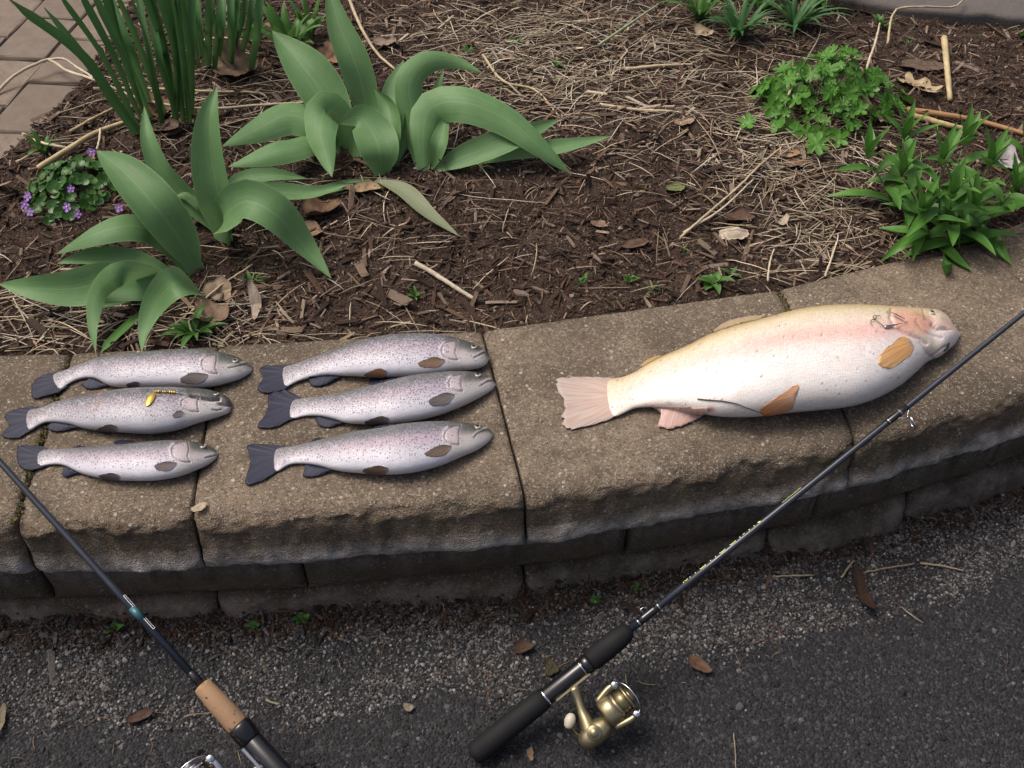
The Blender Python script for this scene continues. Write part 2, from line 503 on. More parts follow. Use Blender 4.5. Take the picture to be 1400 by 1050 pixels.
def paver_mesh(seed):
    rs = np.random.default_rng(seed)
    hx, hy = .0625, .0955
    lv = [(.028, 1.0, -.0), (.006, 1.0, 0), (.0, .955, .0)]
    V, F = [], []
    ring = []
    for zz, k in ((-.03, 1), (-.007, 1.0), (-.002, .975), (0, .93)):
        pts = []
        for cx, cy in ((-1, -1), (0, -1), (1, -1), (1, 0), (1, 1), (0, 1), (-1, 1), (-1, 0)):
            pts.append((cx * (hx - (1 - k) * .06) + rs.normal(0, .0011), cy * (hy - (1 - k) * .06) + rs.normal(0, .0011), zz + rs.normal(0, .0003)))
        ring.append(pts)
    for r in ring: V += r
    for k in range(3):
        for i in range(8):
            F.append((k*8 + i, k*8 + (i+1) % 8, (k+1)*8 + (i+1) % 8, (k+1)*8 + i))
    F.append(tuple(range(24, 32)))
    return mesh_np('paver', V, F, False)
pmesh = [paver_mesh(s) for s in range(5)]
for me in pmesh: me.materials.append(M['paver'])
ang = -R(5.2); ca, sa = math.cos(ang), math.sin(ang)
k = 0
for ci in range(-7, 5):
    for ri in range(-4, 8):
        lx = (ci + .5) * .1285; ly = (ri + (.5 if ci % 2 else .0)) * .1955
        x = -1.02 + lx * ca - ly * sa; y = 1.958 + .098 + lx * sa + ly * ca
        if y < float(ypave(np.array(x))) - .12 or x < -2.0 or y > 3.2: continue
        o = link('paver', pmesh[k % 5], None, path, (x, y, .2475 + random.gauss(0, .0012)))
        o.rotation_euler = (random.gauss(0, .006), random.gauss(0, .006), ang + (math.pi if k % 2 else 0)); k += 1

# ---- flat grey stone at the far side of the bed
def far_stone():
    c = P(1335, -12, .27)
    V = []
    nr, na = 14, 60
    for i in range(nr):
        t = i / (nr - 1)
        for j in range(na):
            a = j / na * 2 * math.pi
            r = 1 + .10 * nz((math.cos(a), math.sin(a), 0), 1.7, 4) + .04 * nz((math.cos(a), math.sin(a), 0), 6, 4)
            rr = r * (1 - t ** 3 * .0) * (1.0 if t < .35 else (1 - ((t - .35) / .65)))
            z = .24 + .055 * min(1, t / .35) ** .6
            p = (c.x + .44 * rr * math.cos(a), c.y + .02 + .21 * rr * math.sin(a) - .09 * math.cos(a) * rr * .4, z)
            V.append((p[0], p[1], p[2] + .005 * fbm(p, 14, 4, 2)))
    F = [tuple(q) for q in grid_faces(nr, na, True)]
    me = mesh_np('flat_stone', V, F)
    m = Mat('grey_stone'); v = m.coord()
    cc = m.mix(m.noise(v, 12, 5, .65), (.115, .102, .092), (.062, .055, .050))
    m.set(Base_Color=cc, Roughness=.9, Normal=m.bump(m.noise(v, 90, 5, .7), .7, .004))
    tag(link('flat_stone', me, m.m), 'flat grey stone half sunk in soil at the far right of the bed', 'stone')
far_stone()

# ================================================================== loose stuff
def batch(name, tv, tf, pos, rot, scl, colr, mat, label, cat, smooth=False):
    """many small pieces as one mesh; rot (n,3,3), scl (n,3), colr (n,3)"""
    tv = np.asarray(tv, float); tf = np.asarray(tf); n = len(pos)
    V = np.einsum('nij,nvj->nvi', rot, tv[None] * scl[:, None, :]) + pos[:, None, :]
    F = (tf[None] + (np.arange(n) * len(tv))[:, None, None]).reshape(-1, tf.shape[1])
    C = np.repeat(colr, len(tv), 0)
    me = mesh_np(name, V.reshape(-1, 3), F, smooth, C)
    return tag(link(name, me, mat), label, cat, kind='stuff')
def rots(n, yaw=None, tilt=.3):
    yaw = rng.uniform(0, 2 * math.pi, n) if yaw is None else yaw
    a, b = rng.normal(0, tilt, n), rng.normal(0, tilt, n)
    cy, sy, ca_, sa_, cb, sb = np.cos(yaw), np.sin(yaw), np.cos(a), np.sin(a), np.cos(b), np.sin(b)
    Rz = np.zeros((n, 3, 3)); Rz[:, 0, 0] = cy; Rz[:, 0, 1] = -sy; Rz[:, 1, 0] = sy; Rz[:, 1, 1] = cy; Rz[:, 2, 2] = 1
    Rx = np.zeros((n, 3, 3)); Rx[:, 0, 0] = 1; Rx[:, 1, 1] = ca_; Rx[:, 1, 2] = -sa_; Rx[:, 2, 1] = sa_; Rx[:, 2, 2] = ca_
    Ry = np.zeros((n, 3, 3)); Ry[:, 1, 1] = 1; Ry[:, 0, 0] = cb; Ry[:, 0, 2] = sb; Ry[:, 2, 0] = -sb; Ry[:, 2, 2] = cb
    return Rz @ Rx @ Ry
def pal(cols, n, jit=.2):
    c = np.array(cols)[rng.integers(0, len(cols), n)]
    return np.clip(c * np.exp(rng.normal(0, jit, (n, 1))), 0, 1)
ICO_V = []
t_ = (1 + 5 ** .5) / 2
ICO_V = np.array([(-1, t_, 0), (1, t_, 0), (-1, -t_, 0), (1, -t_, 0), (0, -1, t_), (0, 1, t_), (0, -1, -t_), (0, 1, -t_), (t_, 0, -1), (t_, 0, 1), (-t_, 0, -1), (-t_, 0, 1)]) / 1.9
ICO_F = np.array([(0, 11, 5), (0, 5, 1), (0, 1, 7), (0, 7, 10), (0, 10, 11), (1, 5, 9), (5, 11, 4), (11, 10, 2), (10, 7, 6), (7, 1, 8), (3, 9, 4), (3, 4, 2), (3, 2, 6), (3, 6, 8), (3, 8, 9), (4, 9, 5), (2, 4, 11), (6, 2, 10), (8, 6, 7), (9, 8, 1)])
def rough_ico(seed):
    r = np.random.default_rng(seed); return ICO_V * r.uniform(.72, 1.25, (12, 1))
CHIP_V = np.array([(-1, -.35, -.5), (-1, .3, -.4), (1, -.25, -.5), (1, .4, -.5), (-.95, -.28, .5), (-.8, .35, .35), (.85, -.4, .45), (1.05, .2, .6)])
CHIP_F = np.array([(0, 2, 3, 1)[::-1], (4, 5, 7, 6)[::-1], (0, 4, 6, 2)[::-1], (1, 3, 7, 5)[::-1], (0, 1, 5, 4)[::-1], (2, 6, 7, 3)[::-1]])[:, ::-1]

def bed_pts(n, region=None, dens=None):
    """random points in the part of the bed that can be seen (and some margin)"""
    out = []
    while len(out) < n:
        x = rng.uniform(-1.35, 1.75, 4000); y = rng.uniform(1.05, 2.75, 4000)
        ok = (y > yback(x) + .004) & (y < ypave(x) + .02)
        # thin out with distance
        ok &= rng.uniform(0, 1, 4000) < np.clip((1.75 / y) ** 1.6, 0, 1)
        if dens is not None: ok &= rng.uniform(0, 1, 4000) < dens(x, y)
        out += list(zip(x[ok], y[ok]))
    return np.array(out[:n])
def vnoise(x, y, s, o):
    return np.array([nz((a, b, 0), s, o) for a, b in zip(x, y)])
n = 11000
xy = bed_pts(n); z = hb(xy[:, 0], xy[:, 1])
ln = rng.gamma(2.6, .0042, n) + .002
scl = np.stack([ln, ln * rng.uniform(.18, .5, n), rng.uniform(.0008, .0030, n)], 1)
batch('mulch_chips', CHIP_V, CHIP_F, np.column_stack([xy, z + rng.uniform(-.0005, .005, n)]), rots(n, None, .35), scl,
      pal([(.056, .033, .022), (.078, .046, .032), (.042, .025, .018), (.110, .066, .044), (.028, .018, .014), (.15, .105, .074), (.20, .15, .115)], n, .30), M['debris'],
      'dark reddish brown shredded bark mulch scattered over the bed', 'mulch')
n = 30000
xy = bed_pts(n); z = hb(xy[:, 0], xy[:, 1])
s = rng.gamma(3, .00055, n) + .0006
OCT_V = np.array([(1, 0, 0), (-.8, .1, 0), (0, 1.1, .1), (.1, -.9, 0), (0, .1, .8), (0, 0, -.9)])
OCT_F = np.array([(0, 2, 4), (2, 1, 4), (1, 3, 4), (3, 0, 4), (2, 0, 5), (1, 2, 5), (3, 1, 5), (0, 3, 5)])
batch('soil_crumbs', OCT_V, OCT_F, np.column_stack([xy, z + s * .4]), rots(n, None, 1), s[:, None] * rng.uniform(.7, 1.4, (n, 3)),
      pal([(.050, .030, .022), (.035, .021, .016), (.080, .052, .038), (.12, .085, .062), (.060, .035, .024), (.24, .19, .15)], n, .3), M['debris'],
      'loose dark soil crumbs over the bed', 'soil')

def strands(name, pos, yaw, length, rad, bend, lift, colr, mat, label, cat, zf=None, segs=7, pitchy=None):
    n = len(pos); u = np.linspace(-.5, .5, segs)
    d = np.stack([np.cos(yaw), np.sin(yaw)], 1); e = np.stack([-np.sin(yaw), np.cos(yaw)], 1)
    cur = bend[:, None] * (u ** 2 - .08)[None] * 4 + np.cumsum(rng.normal(0, .006, (n, segs)), 1)
    xy = pos[:, None, :] + length[:, None, None] * (u[None, :, None] * d[:, None, :] + cur[..., None] * e[:, None, :])
    z0 = zf(xy[..., 0], xy[..., 1]) if zf else np.zeros((n, segs))
    base = z0.max(1, keepdims=True) * .55 + z0 * .45
    z = base + lift[:, None] * (1 - .5 * (2 * u) ** 2)[None] + (0 if pitchy is None else pitchy[:, None] * (u[None] + .5) * length[:, None])
    c = np.concatenate([xy, z[..., None]], 2)
    tan = np.gradient(c, axis=1); tan /= np.linalg.norm(tan, axis=2, keepdims=True) + 1e-9
    side = np.cross(tan, np.array([0, 0, 1.0])); side /= np.linalg.norm(side, axis=2, keepdims=True) + 1e-9
    upv = np.cross(side, tan)
    tp = (1 - .55 * np.abs(2 * u) ** 3)[None, :, None]
    ring = []
    for k in range(3):
        a = k * 2 * math.pi / 3 + .5
        ring.append(c + (rad[:, None, None] * tp) * (math.cos(a) * side + .7 * math.sin(a) * upv))
    V = np.stack(ring, 2).reshape(n, segs * 3, 3)
    gf = grid_faces(segs, 3, True)
    F = (gf[None] + (np.arange(n) * segs * 3)[:, None, None]).reshape(-1, 4)
    me = mesh_np(name, V.reshape(-1, 3), F, True, np.repeat(colr, segs * 3, 0))
    return tag(link(name, me, mat), label, cat, kind='stuff')
STRAW = [(.50, .42, .29), (.40, .32, .21), (.60, .52, .39), (.32, .25, .165), (.24, .18, .12), (.46, .40, .31)]
def px_density(blobs, base):
    def f(x, y):
        p = proj(np.column_stack([x, y, np.full(len(x), ZB)]))
        w = np.full(len(x), base)
        for cx, cy, rx, ry, a in blobs:
            w = w + a * np.exp(-((p[:, 0] - cx) / rx) ** 2 - ((p[:, 1] - cy) / ry) ** 2)
        return w
    return f
sd = px_density([(780, 120, 150, 70, .9), (1080, 230, 120, 90, .9), (700, 60, 160, 60, .6), (60, 440, 110, 45, .9), (310, 430, 60, 40, .6), (990, 60, 100, 60, .5), (520, 330, 160, 60, .2), (300, 170, 120, 60, .35), (430, 460, 200, 25, .5), (1140, 330, 90, 50, .5)], .02)
n = 2350
xy = bed_pts(n, None, sd)
ns_ = 1600
xs_ = bed_pts(ns_, None, sd); ln_ = rng.gamma(2.6, .0038, ns_) + .002
batch('pale_splinters', CHIP_V, CHIP_F, np.column_stack([xs_, hb(xs_[:, 0], xs_[:, 1]) + rng.uniform(.001, .007, ns_)]), rots(ns_, None, .35), np.stack([ln_, ln_ * rng.uniform(.12, .4, ns_), rng.uniform(.0006, .0018, ns_)], 1),
      pal([(.34, .26, .18), (.26, .19, .13), (.42, .34, .25), (.22, .14, .09), (.30, .24, .19)], ns_, .25), M['debris'], 'pale wood splinters and leaf fragments among the mulch', 'mulch')
strands('dry_straw', xy, rng.normal(.1, .75, n) + rng.choice([0, math.pi], n), rng.gamma(3.0, .019, n) + .012, rng.uniform(.0005, .0014, n), rng.normal(0, .035, n), rng.uniform(.001, .009, n),
        pal(STRAW, n, .22), M['straw'], 'dry straw and dead stems strewn over the mulch', 'straw', hb)
n = 3800
xy = bed_pts(n)
strands('mulch_fibres', xy, rng.uniform(0, 6.28, n), rng.gamma(3.0, .006, n) + .006, rng.uniform(.0004, .0014, n), rng.normal(0, .05, n), rng.uniform(.0005, .006, n),
        pal([(.10, .055, .035), (.16, .10, .065), (.06, .034, .024), (.22, .15, .10), (.28, .21, .15)], n, .3), M['straw'], 'short brown fibres of shredded mulch over the bed', 'mulch', hb, 5)

def bank(x, y):
    fy = float(np.interp(x, [p[0] for p in capF], [p[1] for p in capF]))
    hgt = (.024 + .009 * nz((x, 0, 0), 9) + .005 * nz((x, 0, 0), 30)) * (1 - .55 * float(sm(x, .30, .45)))
    wdt = .046 + .018 * nz((x, 4, 0), 7)
    t = min(1.0, max(0.0, (fy + .012 - y) / wdt))
    return hgt * (1 - t) ** 1.7 + .003 * nz((x, y, 0), 60) * (1 - t)
def zfoot(x, y): return zg(x, y) + bank(x, y)
# gravel of the driveway strip and the aggregate in the asphalt
def drive_pts(n, kind):
    out = []
    while len(out) < n:
        x = rng.uniform(-.95, 1.15, 6000); y = rng.uniform(.38, 1.12, 6000)
        fy = np.interp(x, [p[0] for p in capF], [p[1] for p in capF])
        d = fy + .015 - y                               # distance out from the wall
        wob = .035 * vnoise(x, y, 6, 3) + .02 * vnoise(x, y, 20, 5)
        strip = sm(d, -.01, .04) * (1 - sm(d + wob, .145, .185)) * (.30 + .70 * sm(vnoise(x, y, 9, 8), -.35, .05))
        w = strip if kind == 0 else np.where(d > 0, .25 + .75 * sm(d, .05, .16), 0)
        ok = (rng.uniform(0, 1, 6000) < w) & (y < fy + .02)
        out += list(zip(x[ok], y[ok]))
    return np.array(out[:n])
n = 24000
xy = drive_pts(n, 0); z = np.array([zfoot(a, b) for a, b in xy])
s = rng.gamma(4, .00030, n) + .0005
batch('gravel', rough_ico(2), ICO_F, np.column_stack([xy, z + s * .25]), rots(n, None, 1), s[:, None] * rng.uniform(.7, 1.35, (n, 3)),
      pal([(.125, .118, .114), (.085, .081, .079), (.165, .155, .149), (.062, .058, .057), (.105, .095, .086), (.14, .134, .133), (.24, .225, .215), (.050, .046, .043)], n, .26), M['stone'],
      'grey fine gravel along the foot of the wall', 'gravel')
n = 26000
xy = drive_pts(n, 1); z = np.array([zg(a, b) for a, b in xy])
s = rng.gamma(4, .00042, n) + .0006
batch('asphalt_aggregate', rough_ico(3), ICO_F, np.column_stack([xy, z - s * .28]), rots(n, None, .8), s[:, None] * rng.uniform(.7, 1.35, (n, 3)),
      pal([(.015, .0155, .0185), (.023, .0235, .027), (.034, .034, .038), (.012, .0125, .0145), (.019, .0195, .023), (.075, .073, .076)], n, .30), M['stone'],
      'dark bound stones of the asphalt surface', 'asphalt')
n = 1900
xy = drive_pts(n, 0)
fy = np.interp(xy[:, 0], [p[0] for p in capF], [p[1] for p in capF])
half = n // 2
xy[:half, 1] = fy[:half] + .012 - np.abs(rng.normal(0, .022, half))
xy[half:, 1] -= np.abs(rng.normal(0, .06, n - half))
ok = vnoise(xy[:, 0], xy[:, 1], 11, 2) > rng.uniform(-.45, .30, n)
xy = xy[ok]; n = len(xy)
zgv = lambda X_, Y_: np.vectorize(zfoot)(X_, Y_)
strands('fallen_needles', xy, rng.uniform(0, 6.28, n), rng.gamma(3, .0034, n) + .004, rng.uniform(.0003, .0007, n), rng.normal(0, .06, n), rng.uniform(.002, .005, n),
        pal([(.12, .060, .032), (.085, .042, .024), (.16, .095, .055), (.06, .032, .02), (.20, .145, .085)], n, .25), M['straw'], 'reddish brown needles and bits of bark along the foot of the wall', 'needles', zgv, 5)
n = 3200
xy = drive_pts(n, 0); fy = np.interp(xy[:, 0], [p[0] for p in capF], [p[1] for p in capF])
xy[:, 1] = fy + .014 - np.abs(rng.normal(0, .026, n))
z = np.array([zfoot(a, b) for a, b in xy]); ln = rng.gamma(3, .0018, n) + .0012
batch('wall_foot_litter', CHIP_V, CHIP_F, np.column_stack([xy, z + rng.uniform(0, .004, n)]), rots(n, None, .4), np.stack([ln, ln * rng.uniform(.3, .7, n), rng.uniform(.0006, .002, n)], 1),
      pal([(.045, .028, .020), (.032, .022, .017), (.075, .046, .030), (.024, .017, .014), (.09, .085, .08), (.06, .055, .05)], n, .3), M['debris'], 'dark crumbled leaf litter lining the foot of the wall', 'litter')

# bank of dirt that has washed up against the lowest course
def dirt_bank():
    xs = np.linspace(-1.05, 1.0, 420); n = 16; V = []
    for x in xs:
        fy = float(np.interp(x, [p[0] for p in capF], [p[1] for p in capF]))
        for j in range(n):
            y = fy + .012 - .064 * j / (n - 1)
            V.append((x, y, zfoot(x, y) - .004 * float(sm(j / (n - 1), .5, 1)) + .0015 * nz((x, y, 2), 160)))
    f = grid_faces(len(xs), n)
    tag(link('dirt_bank', mesh_np('dirt_bank', V, f[:, ::-1]), M['soil']), 'thin bank of dark dirt washed up against the lowest blocks', 'dirt', kind='stuff')
dirt_bank()
# tiny green seedlings in patches
gd_ = px_density([(760, 95, 90, 40, .8), (720, 440, 60, 14, .6), (650, 60, 70, 30, .4), (1000, 45, 120, 40, .5), (1290, 40, 90, 40, .3), (880, 400, 80, 20, .5)], .01)
n = 1300
xy = bed_pts(n, None, gd_); z = hb(xy[:, 0], xy[:, 1]); s = rng.uniform(.0018, .0042, n)
batch('seedlings', np.array([(0, 0, 0), (.5, -.32, .12), (1, 0, .05), (.5, .32, .12), (-.4, -.28, .1), (-.85, 0, .05), (-.4, .28, .1)]), np.array([(0, 1, 2), (0, 2, 3), (0, 5, 4), (0, 6, 5)]), np.column_stack([xy, z + .003]), rots(n, None, .35), np.repeat(s[:, None], 3, 1),
      pal([(.07, .15, .045), (.10, .19, .06), (.055, .12, .05)], n, .2), M['debris'], 'tiny green seedlings sprinkled over the mulch', 'seedlings')

# moss growing in the leftmost joints of the caps
mp = []
for (x0, y0, x1, y1, n_, dx_) in [(90, 497, 62, 590, 60, 0), (62, 590, 42, 646, 150, 2), (42, 646, 18, 716, 90, 0), (1066, 398, 1080, 425, 30, 0)]:
    for _ in range(n_):
        t = random.random(); p = P(x0 + (x1 - x0) * t + random.gauss(0, 2.2) - dx_, y0 + (y1 - y0) * t, ZT)
        mp.append((p.x, p.y, ZT - .001))
mp = np.array(mp); n = len(mp); s = rng.gamma(3, .0006, n) + .0006
batch('joint_moss', OCT_V, OCT_F, mp, rots(n, None, 1), np.column_stack([s, s, s * .6]), pal([(.10, .095, .025), (.07, .075, .025), (.14, .12, .035), (.06, .045, .025)], n, .25), M['debris'], 'yellowish moss and dirt packed into the left cap joints', 'moss')

# ================================================================== the fish
def skin_mat(name, spots, spot_scale, spot_col, rough=.34, coat=.22, sscale=480.0, fleck=.34):
    m = Mat(name)
    uv = m.coord('UV')
    c = m.attr(); al = m.attr('Col', 'Alpha')
    if spots:
        nz_ = m.n('ShaderNodeTexNoise', {'Vector': uv, 'Scale': 260.0, 'Detail': 2.0}).outputs['Color']
        wv = m.n('ShaderNodeVectorMath', {0: uv, 1: m.n('ShaderNodeVectorMath', {0: nz_, 1: (.0022, .0022, 0)}, operation='MULTIPLY').outputs[0]}, operation='ADD').outputs[0]
        vo = m.n('ShaderNodeTexVoronoi', {'Vector': wv, 'Scale': spot_scale, 'Randomness': 1.0}, voronoi_dimensions='2D')
        rnd = m.n('ShaderNodeSeparateColor', {'Color': vo.outputs['Color']})
        keep = m.math('GREATER_THAN', al, m.math('MULTIPLY', rnd.outputs[0], .80))
        rad = m.math('ADD', m.math('MULTIPLY', rnd.outputs[1], .24), .16)
        f = m.math('MULTIPLY', keep, m.math('MULTIPLY', m.math('SUBTRACT', rad, vo.outputs['Distance']), 9.0))
        f = m.n('ShaderNodeClamp', {0: f}).outputs[0]
        c = m.mix(m.math('MULTIPLY', f, .88), c, spot_col)
    # scales
    sc = m.n('ShaderNodeTexVoronoi', {'Vector': m.n('ShaderNodeMapping', {'Vector': uv, 'Scale': (1.0, 1.35, 1)}).outputs[0], 'Scale': sscale, 'Randomness': .35}, voronoi_dimensions='2D')
    fine = m.n('ShaderNodeTexNoise', {'Vector': m.n('ShaderNodeMapping', {'Vector': uv, 'Scale': (60.0, 420.0, 1)}).outputs[0], 'Scale': 1.0, 'Detail': 4.0}).outputs['Fac']
    cell = m.n('ShaderNodeSeparateColor', {'Color': sc.outputs['Color']})
    c = m.mix(m.math('MULTIPLY', m.ramp(cell.outputs[0], [(.55, 0.0), (1.0, 1.0)]), m.math('MULTIPLY', al, fleck)), c, (.82, .80, .84))
    c = m.mix(m.math('MULTIPLY', m.ramp(cell.outputs[1], [(.5, 0.0), (1.0, 1.0)]), m.math('MULTIPLY', al, fleck * .8)), c, (.12, .11, .13))
    c = m.mix(m.math('MULTIPLY', m.ramp(sc.outputs['Distance'], [(.30, 0.0), (.62, 1.0)]), .22), c, (.10, .09, .10))
    c = m.mix(m.math('MULTIPLY', m.ramp(fine, [(.4, 0.0), (.72, 1.0)]), .22), c, (.20, .18, .20))
    m.set(Base_Color=c, Roughness=m.math('ADD', m.math('MULTIPLY', fine, .25), rough - .1), Specular_IOR_Level=.55, Coat_Weight=coat, Coat_Roughness=.24)
    m.set(Subsurface_Weight=.12, Subsurface_Radius=(.004, .002, .0015), Subsurface_Scale=1.0)
    m.set(Normal=m.bump(m.math('ADD', sc.outputs['Distance'], m.math('MULTIPLY', fine, .6)), .6, .0007))
    return m.m
M['trout'] = skin_mat('trout_skin', True, 300.0, (.022, .020, .028))
M['golden'] = skin_mat('golden_trout_skin', False, 100.0, (.02, .02, .02), .30, .4, 300.0, .26)
def fin_mat(name):
    m = Mat(name); uv = m.coord('UV')
    w = m.n('ShaderNodeTexNoise', {'Vector': m.n('ShaderNodeMapping', {'Vector': uv, 'Scale': (52.0, 1.6, 1)}).outputs[0], 'Scale': 1.0, 'Detail': 3.0}).outputs['Fac']
    c = m.attr()
    c = m.mix(m.math('MULTIPLY', m.ramp(w, [(.40, 0.0), (.65, 1.0)]), .48), c, (.012, .011, .016))
    m.set(Base_Color=c, Roughness=.5, Specular_IOR_Level=.3, Normal=m.bump(w, .6, .0012))
    tr = m.n('ShaderNodeBsdfTranslucent', {'Color': c}); ms = m.n('ShaderNodeMixShader', {0: .15})
    m.t.links.new(m.b.outputs[0], ms.inputs[1]); m.t.links.new(tr.outputs[0], ms.inputs[2]); m.t.links.new(ms.outputs[0], m.out.inputs[0])
    return m.m
def gfin_mat(name):
    m = Mat(name); uv = m.coord('UV')
    w = m.n('ShaderNodeTexNoise', {'Vector': m.n('ShaderNodeMapping', {'Vector': uv, 'Scale': (44.0, 1.4, 1)}).outputs[0], 'Scale': 1.0, 'Detail': 3.0}).outputs['Fac']
    c = m.attr()
    c = m.mix(m.math('MULTIPLY', m.ramp(w, [(.40, 0.0), (.62, 1.0)]), .42), c, (.40, .19, .10))
    m.set(Base_Color=c, Roughness=.38, Specular_IOR_Level=.45, Normal=m.bump(w, .6, .0012))
    tr = m.n('ShaderNodeBsdfTranslucent', {'Color': c}); ms = m.n('ShaderNodeMixShader', {0: .25})
    m.t.links.new(m.b.outputs[0], ms.inputs[1]); m.t.links.new(tr.outputs[0], ms.inputs[2]); m.t.links.new(ms.outputs[0], m.out.inputs[0])
    return m.m
M['fin'] = fin_mat('trout_fin'); M['gfin'] = gfin_mat('golden_trout_fin')
M['iris'] = simple('fish_iris', (.40, .38, .29), .25)
M['pupil'] = simple('fish_pupil', (.008, .008, .012), .12)
M['mark'] = simple('black_mark', (.02, .022, .02), .35)

def seg_dist(p, poly):
    """distance of points (n,2) to polyline"""
    best = np.full(len(p), 1e9)
    for a, b in zip(poly[:-1], poly[1:]):
        a, b = np.array(a, float), np.array(b, float)
        t = np.clip(((p - a) @ (b - a)) / ((b - a) @ (b - a) + 1e-9), 0, 1)
        best = np.minimum(best, np.linalg.norm(p - (a + t[:, None] * (b - a)), axis=1))
    return best

class Fish:
    def __init__(self, name, label, pairs, tip, r=.56, lift=0.0, cat='fish', group=None, ns=250, nphi=112):
        U = np.array([p[:2] for p in pairs], float); L = np.array([p[2:] for p in pairs], float)
        dl = (U[-1] - L[-1]); dl /= np.linalg.norm(dl)
        m0, h0 = (U[0] + L[0]) / 2, (U[0] - L[0]) / 2
        a0 = m0 - (U[1] + L[1]) / 2; a0 = a0 / np.linalg.norm(a0) * np.linalg.norm(h0)
        U = np.vstack([m0 + a0 * .55 + h0 * .12, m0 + a0 * .47 + h0 * .45, m0 + a0 * .28 + h0 * .78, U]); L = np.vstack([m0 + a0 * .55 - h0 * .12, m0 + a0 * .47 - h0 * .45, m0 + a0 * .28 - h0 * .78, L])
        tip = np.array(tip, float)
        e = L[-1] * .25 + U[-1] * .75; g = L[-1] * .75 + U[-1] * .25
        U = np.vstack([U, e * .35 + (tip + dl * 3.0) * .65, tip + dl * .8]); L = np.vstack([L, g * .35 + (tip - dl * 3.0) * .65, tip - dl * .8])
        self.r = r
        q = catmull(np.column_stack([U, L]), np.concatenate([np.linspace(0, .7, int(ns * .55))[:-1], np.linspace(.7, 1, int(ns * .45))]))
        # smooth a little
        for _ in range(3): q[1:-1] = .25 * q[:-2] + .5 * q[1:-1] + .25 * q[2:]
        self.U, self.L = q[:, :2], q[:, 2:]
        mid = (self.U + self.L) / 2
        half = np.linalg.norm(self.U - self.L, axis=1) / 2
        n = len(mid); self.n = n
        C = np.zeros((n, 3)); A = np.zeros(n); B = np.zeros(n); D = np.zeros((n, 3)); PSI = np.zeros(n)
        rr = np.interp(np.linspace(0, 1, n), [0, .03, .10, .3, 1], [r * .10, r * .24, r * .60, r, r])
        for i in range(n):
            py = mid[i, 1]; dlt = PITCH + math.atan((py - 525) / FPX)
            b = .01
            for _ in range(4):
                p = P(mid[i, 0], py, ZT + lift + b * .94); zc = depth(p)
                ext = half[i] * zc / FPX
                a = ext / math.sqrt(math.sin(dlt) ** 2 + rr[i] ** 2 * math.cos(dlt) ** 2); b = rr[i] * a
            C[i], A[i], B[i] = p, a, b
            PSI[i] = math.atan(rr[i] * math.cos(dlt) / math.sin(dlt))
            pu, pl = P(*self.U[i], p[2]), P(*self.L[i], p[2])
            d = pu - pl; D[i] = d.normalized()
        self.C, self.A, self.B, self.D, self.PSI, self.mid, self.half = C, A, B, D, PSI, mid, half
        self.lift = lift
        ax = np.gradient(C, axis=0); sl = np.concatenate([[0], np.cumsum(np.linalg.norm(np.diff(C, axis=0), axis=1))]); self.s = sl / sl[-1]; self.len = sl[-1]
        self.axis = ax / np.linalg.norm(ax, axis=1)[:, None]
        base = Vector((C[n // 2][0], C[n // 2][1], ZT))
        self.root = thing(name, base, label, cat, group)
        self.nphi = nphi
        phi = np.arange(nphi) / nphi * 2 * math.pi
        self.phi = phi
        V = np.zeros((n, nphi, 3)); Nn = np.zeros((n, nphi, 3))
        cp, sp = np.cos(phi), np.sin(phi)
        ex = .94
        ct = np.sign(cp) * np.abs(cp) ** ex; st = np.sign(sp) * np.abs(sp) ** ex
        V = C[:, None] + A[:, None, None] * ct[None, :, None] * D[:, None] + B[:, None, None] * st[None, :, None] * np.array([0, 0, 1.0])
        Nn = (ct / 1)[None, :, None] * D[:, None] * (1 / A)[:, None, None] + st[None, :, None] * np.array([0, 0, 1.0]) / B[:, None, None]
        Nn /= np.linalg.norm(Nn, axis=2, keepdims=True)
        V[..., 2] = np.maximum(V[..., 2], ZT + lift + .0008)
        self.V, self.N = V, Nn
        self.px = proj(V)                       # where the photograph shows each point
        rel = phi[None] - PSI[:, None]
        self.vis = (rel > 0) & (rel < math.pi)
        self.refresh()
    def refresh(self):
        self.fp, self.fv, self.fn = self.px[self.vis], self.V[self.vis], self.N[self.vis]
    def at(self, px, off=.0):
        """point on the upward flank that the photograph shows at px"""
        d = ((self.fp - np.array(px, float)) ** 2).sum(1)
        k = np.argpartition(d, 4)[:4]; dd = np.sqrt(d[k]); w = 1 / (dd + .2); w /= w.sum()
        nn = self.fn[k[np.argmin(dd)]]
        return (self.fv[k] * w[:, None]).sum(0) + nn * off, nn, dd.min()
    def groove(self, poly, w, dep):
        d = seg_dist(self.px.reshape(-1, 2), poly).reshape(self.n, self.nphi)
        k = np.exp(-(d / w) ** 2) * self.vis
        self.V -= self.N * (k * dep)[..., None]
        return k
    def bump(self, c, rx, ry, h):
        q = ((self.px[..., 0] - c[0]) / rx) ** 2 + ((self.px[..., 1] - c[1]) / ry) ** 2
        k = np.exp(-q * 1.0) * self.vis
        self.V += self.N * (k * h)[..., None]
        return k
    def inside(self, poly, soft=1.5):
        p = self.px.reshape(-1, 2); n = len(poly)
        c = np.zeros(len(p), bool)
        for i in range(n):
            (x1, y1), (x2, y2) = poly[i], poly[(i + 1) % n]
            hit = ((y1 > p[:, 1]) != (y2 > p[:, 1])) & (p[:, 0] < (x2 - x1) * (p[:, 1] - y1) / (y2 - y1 + 1e-12) + x1)
            c ^= hit
        d = seg_dist(p, list(poly) + [poly[0]])
        k = np.where(c, 1 - .5 * np.exp(-d / soft), .5 * np.exp(-d / soft))
        return (k.reshape(self.n, self.nphi)) * self.vis
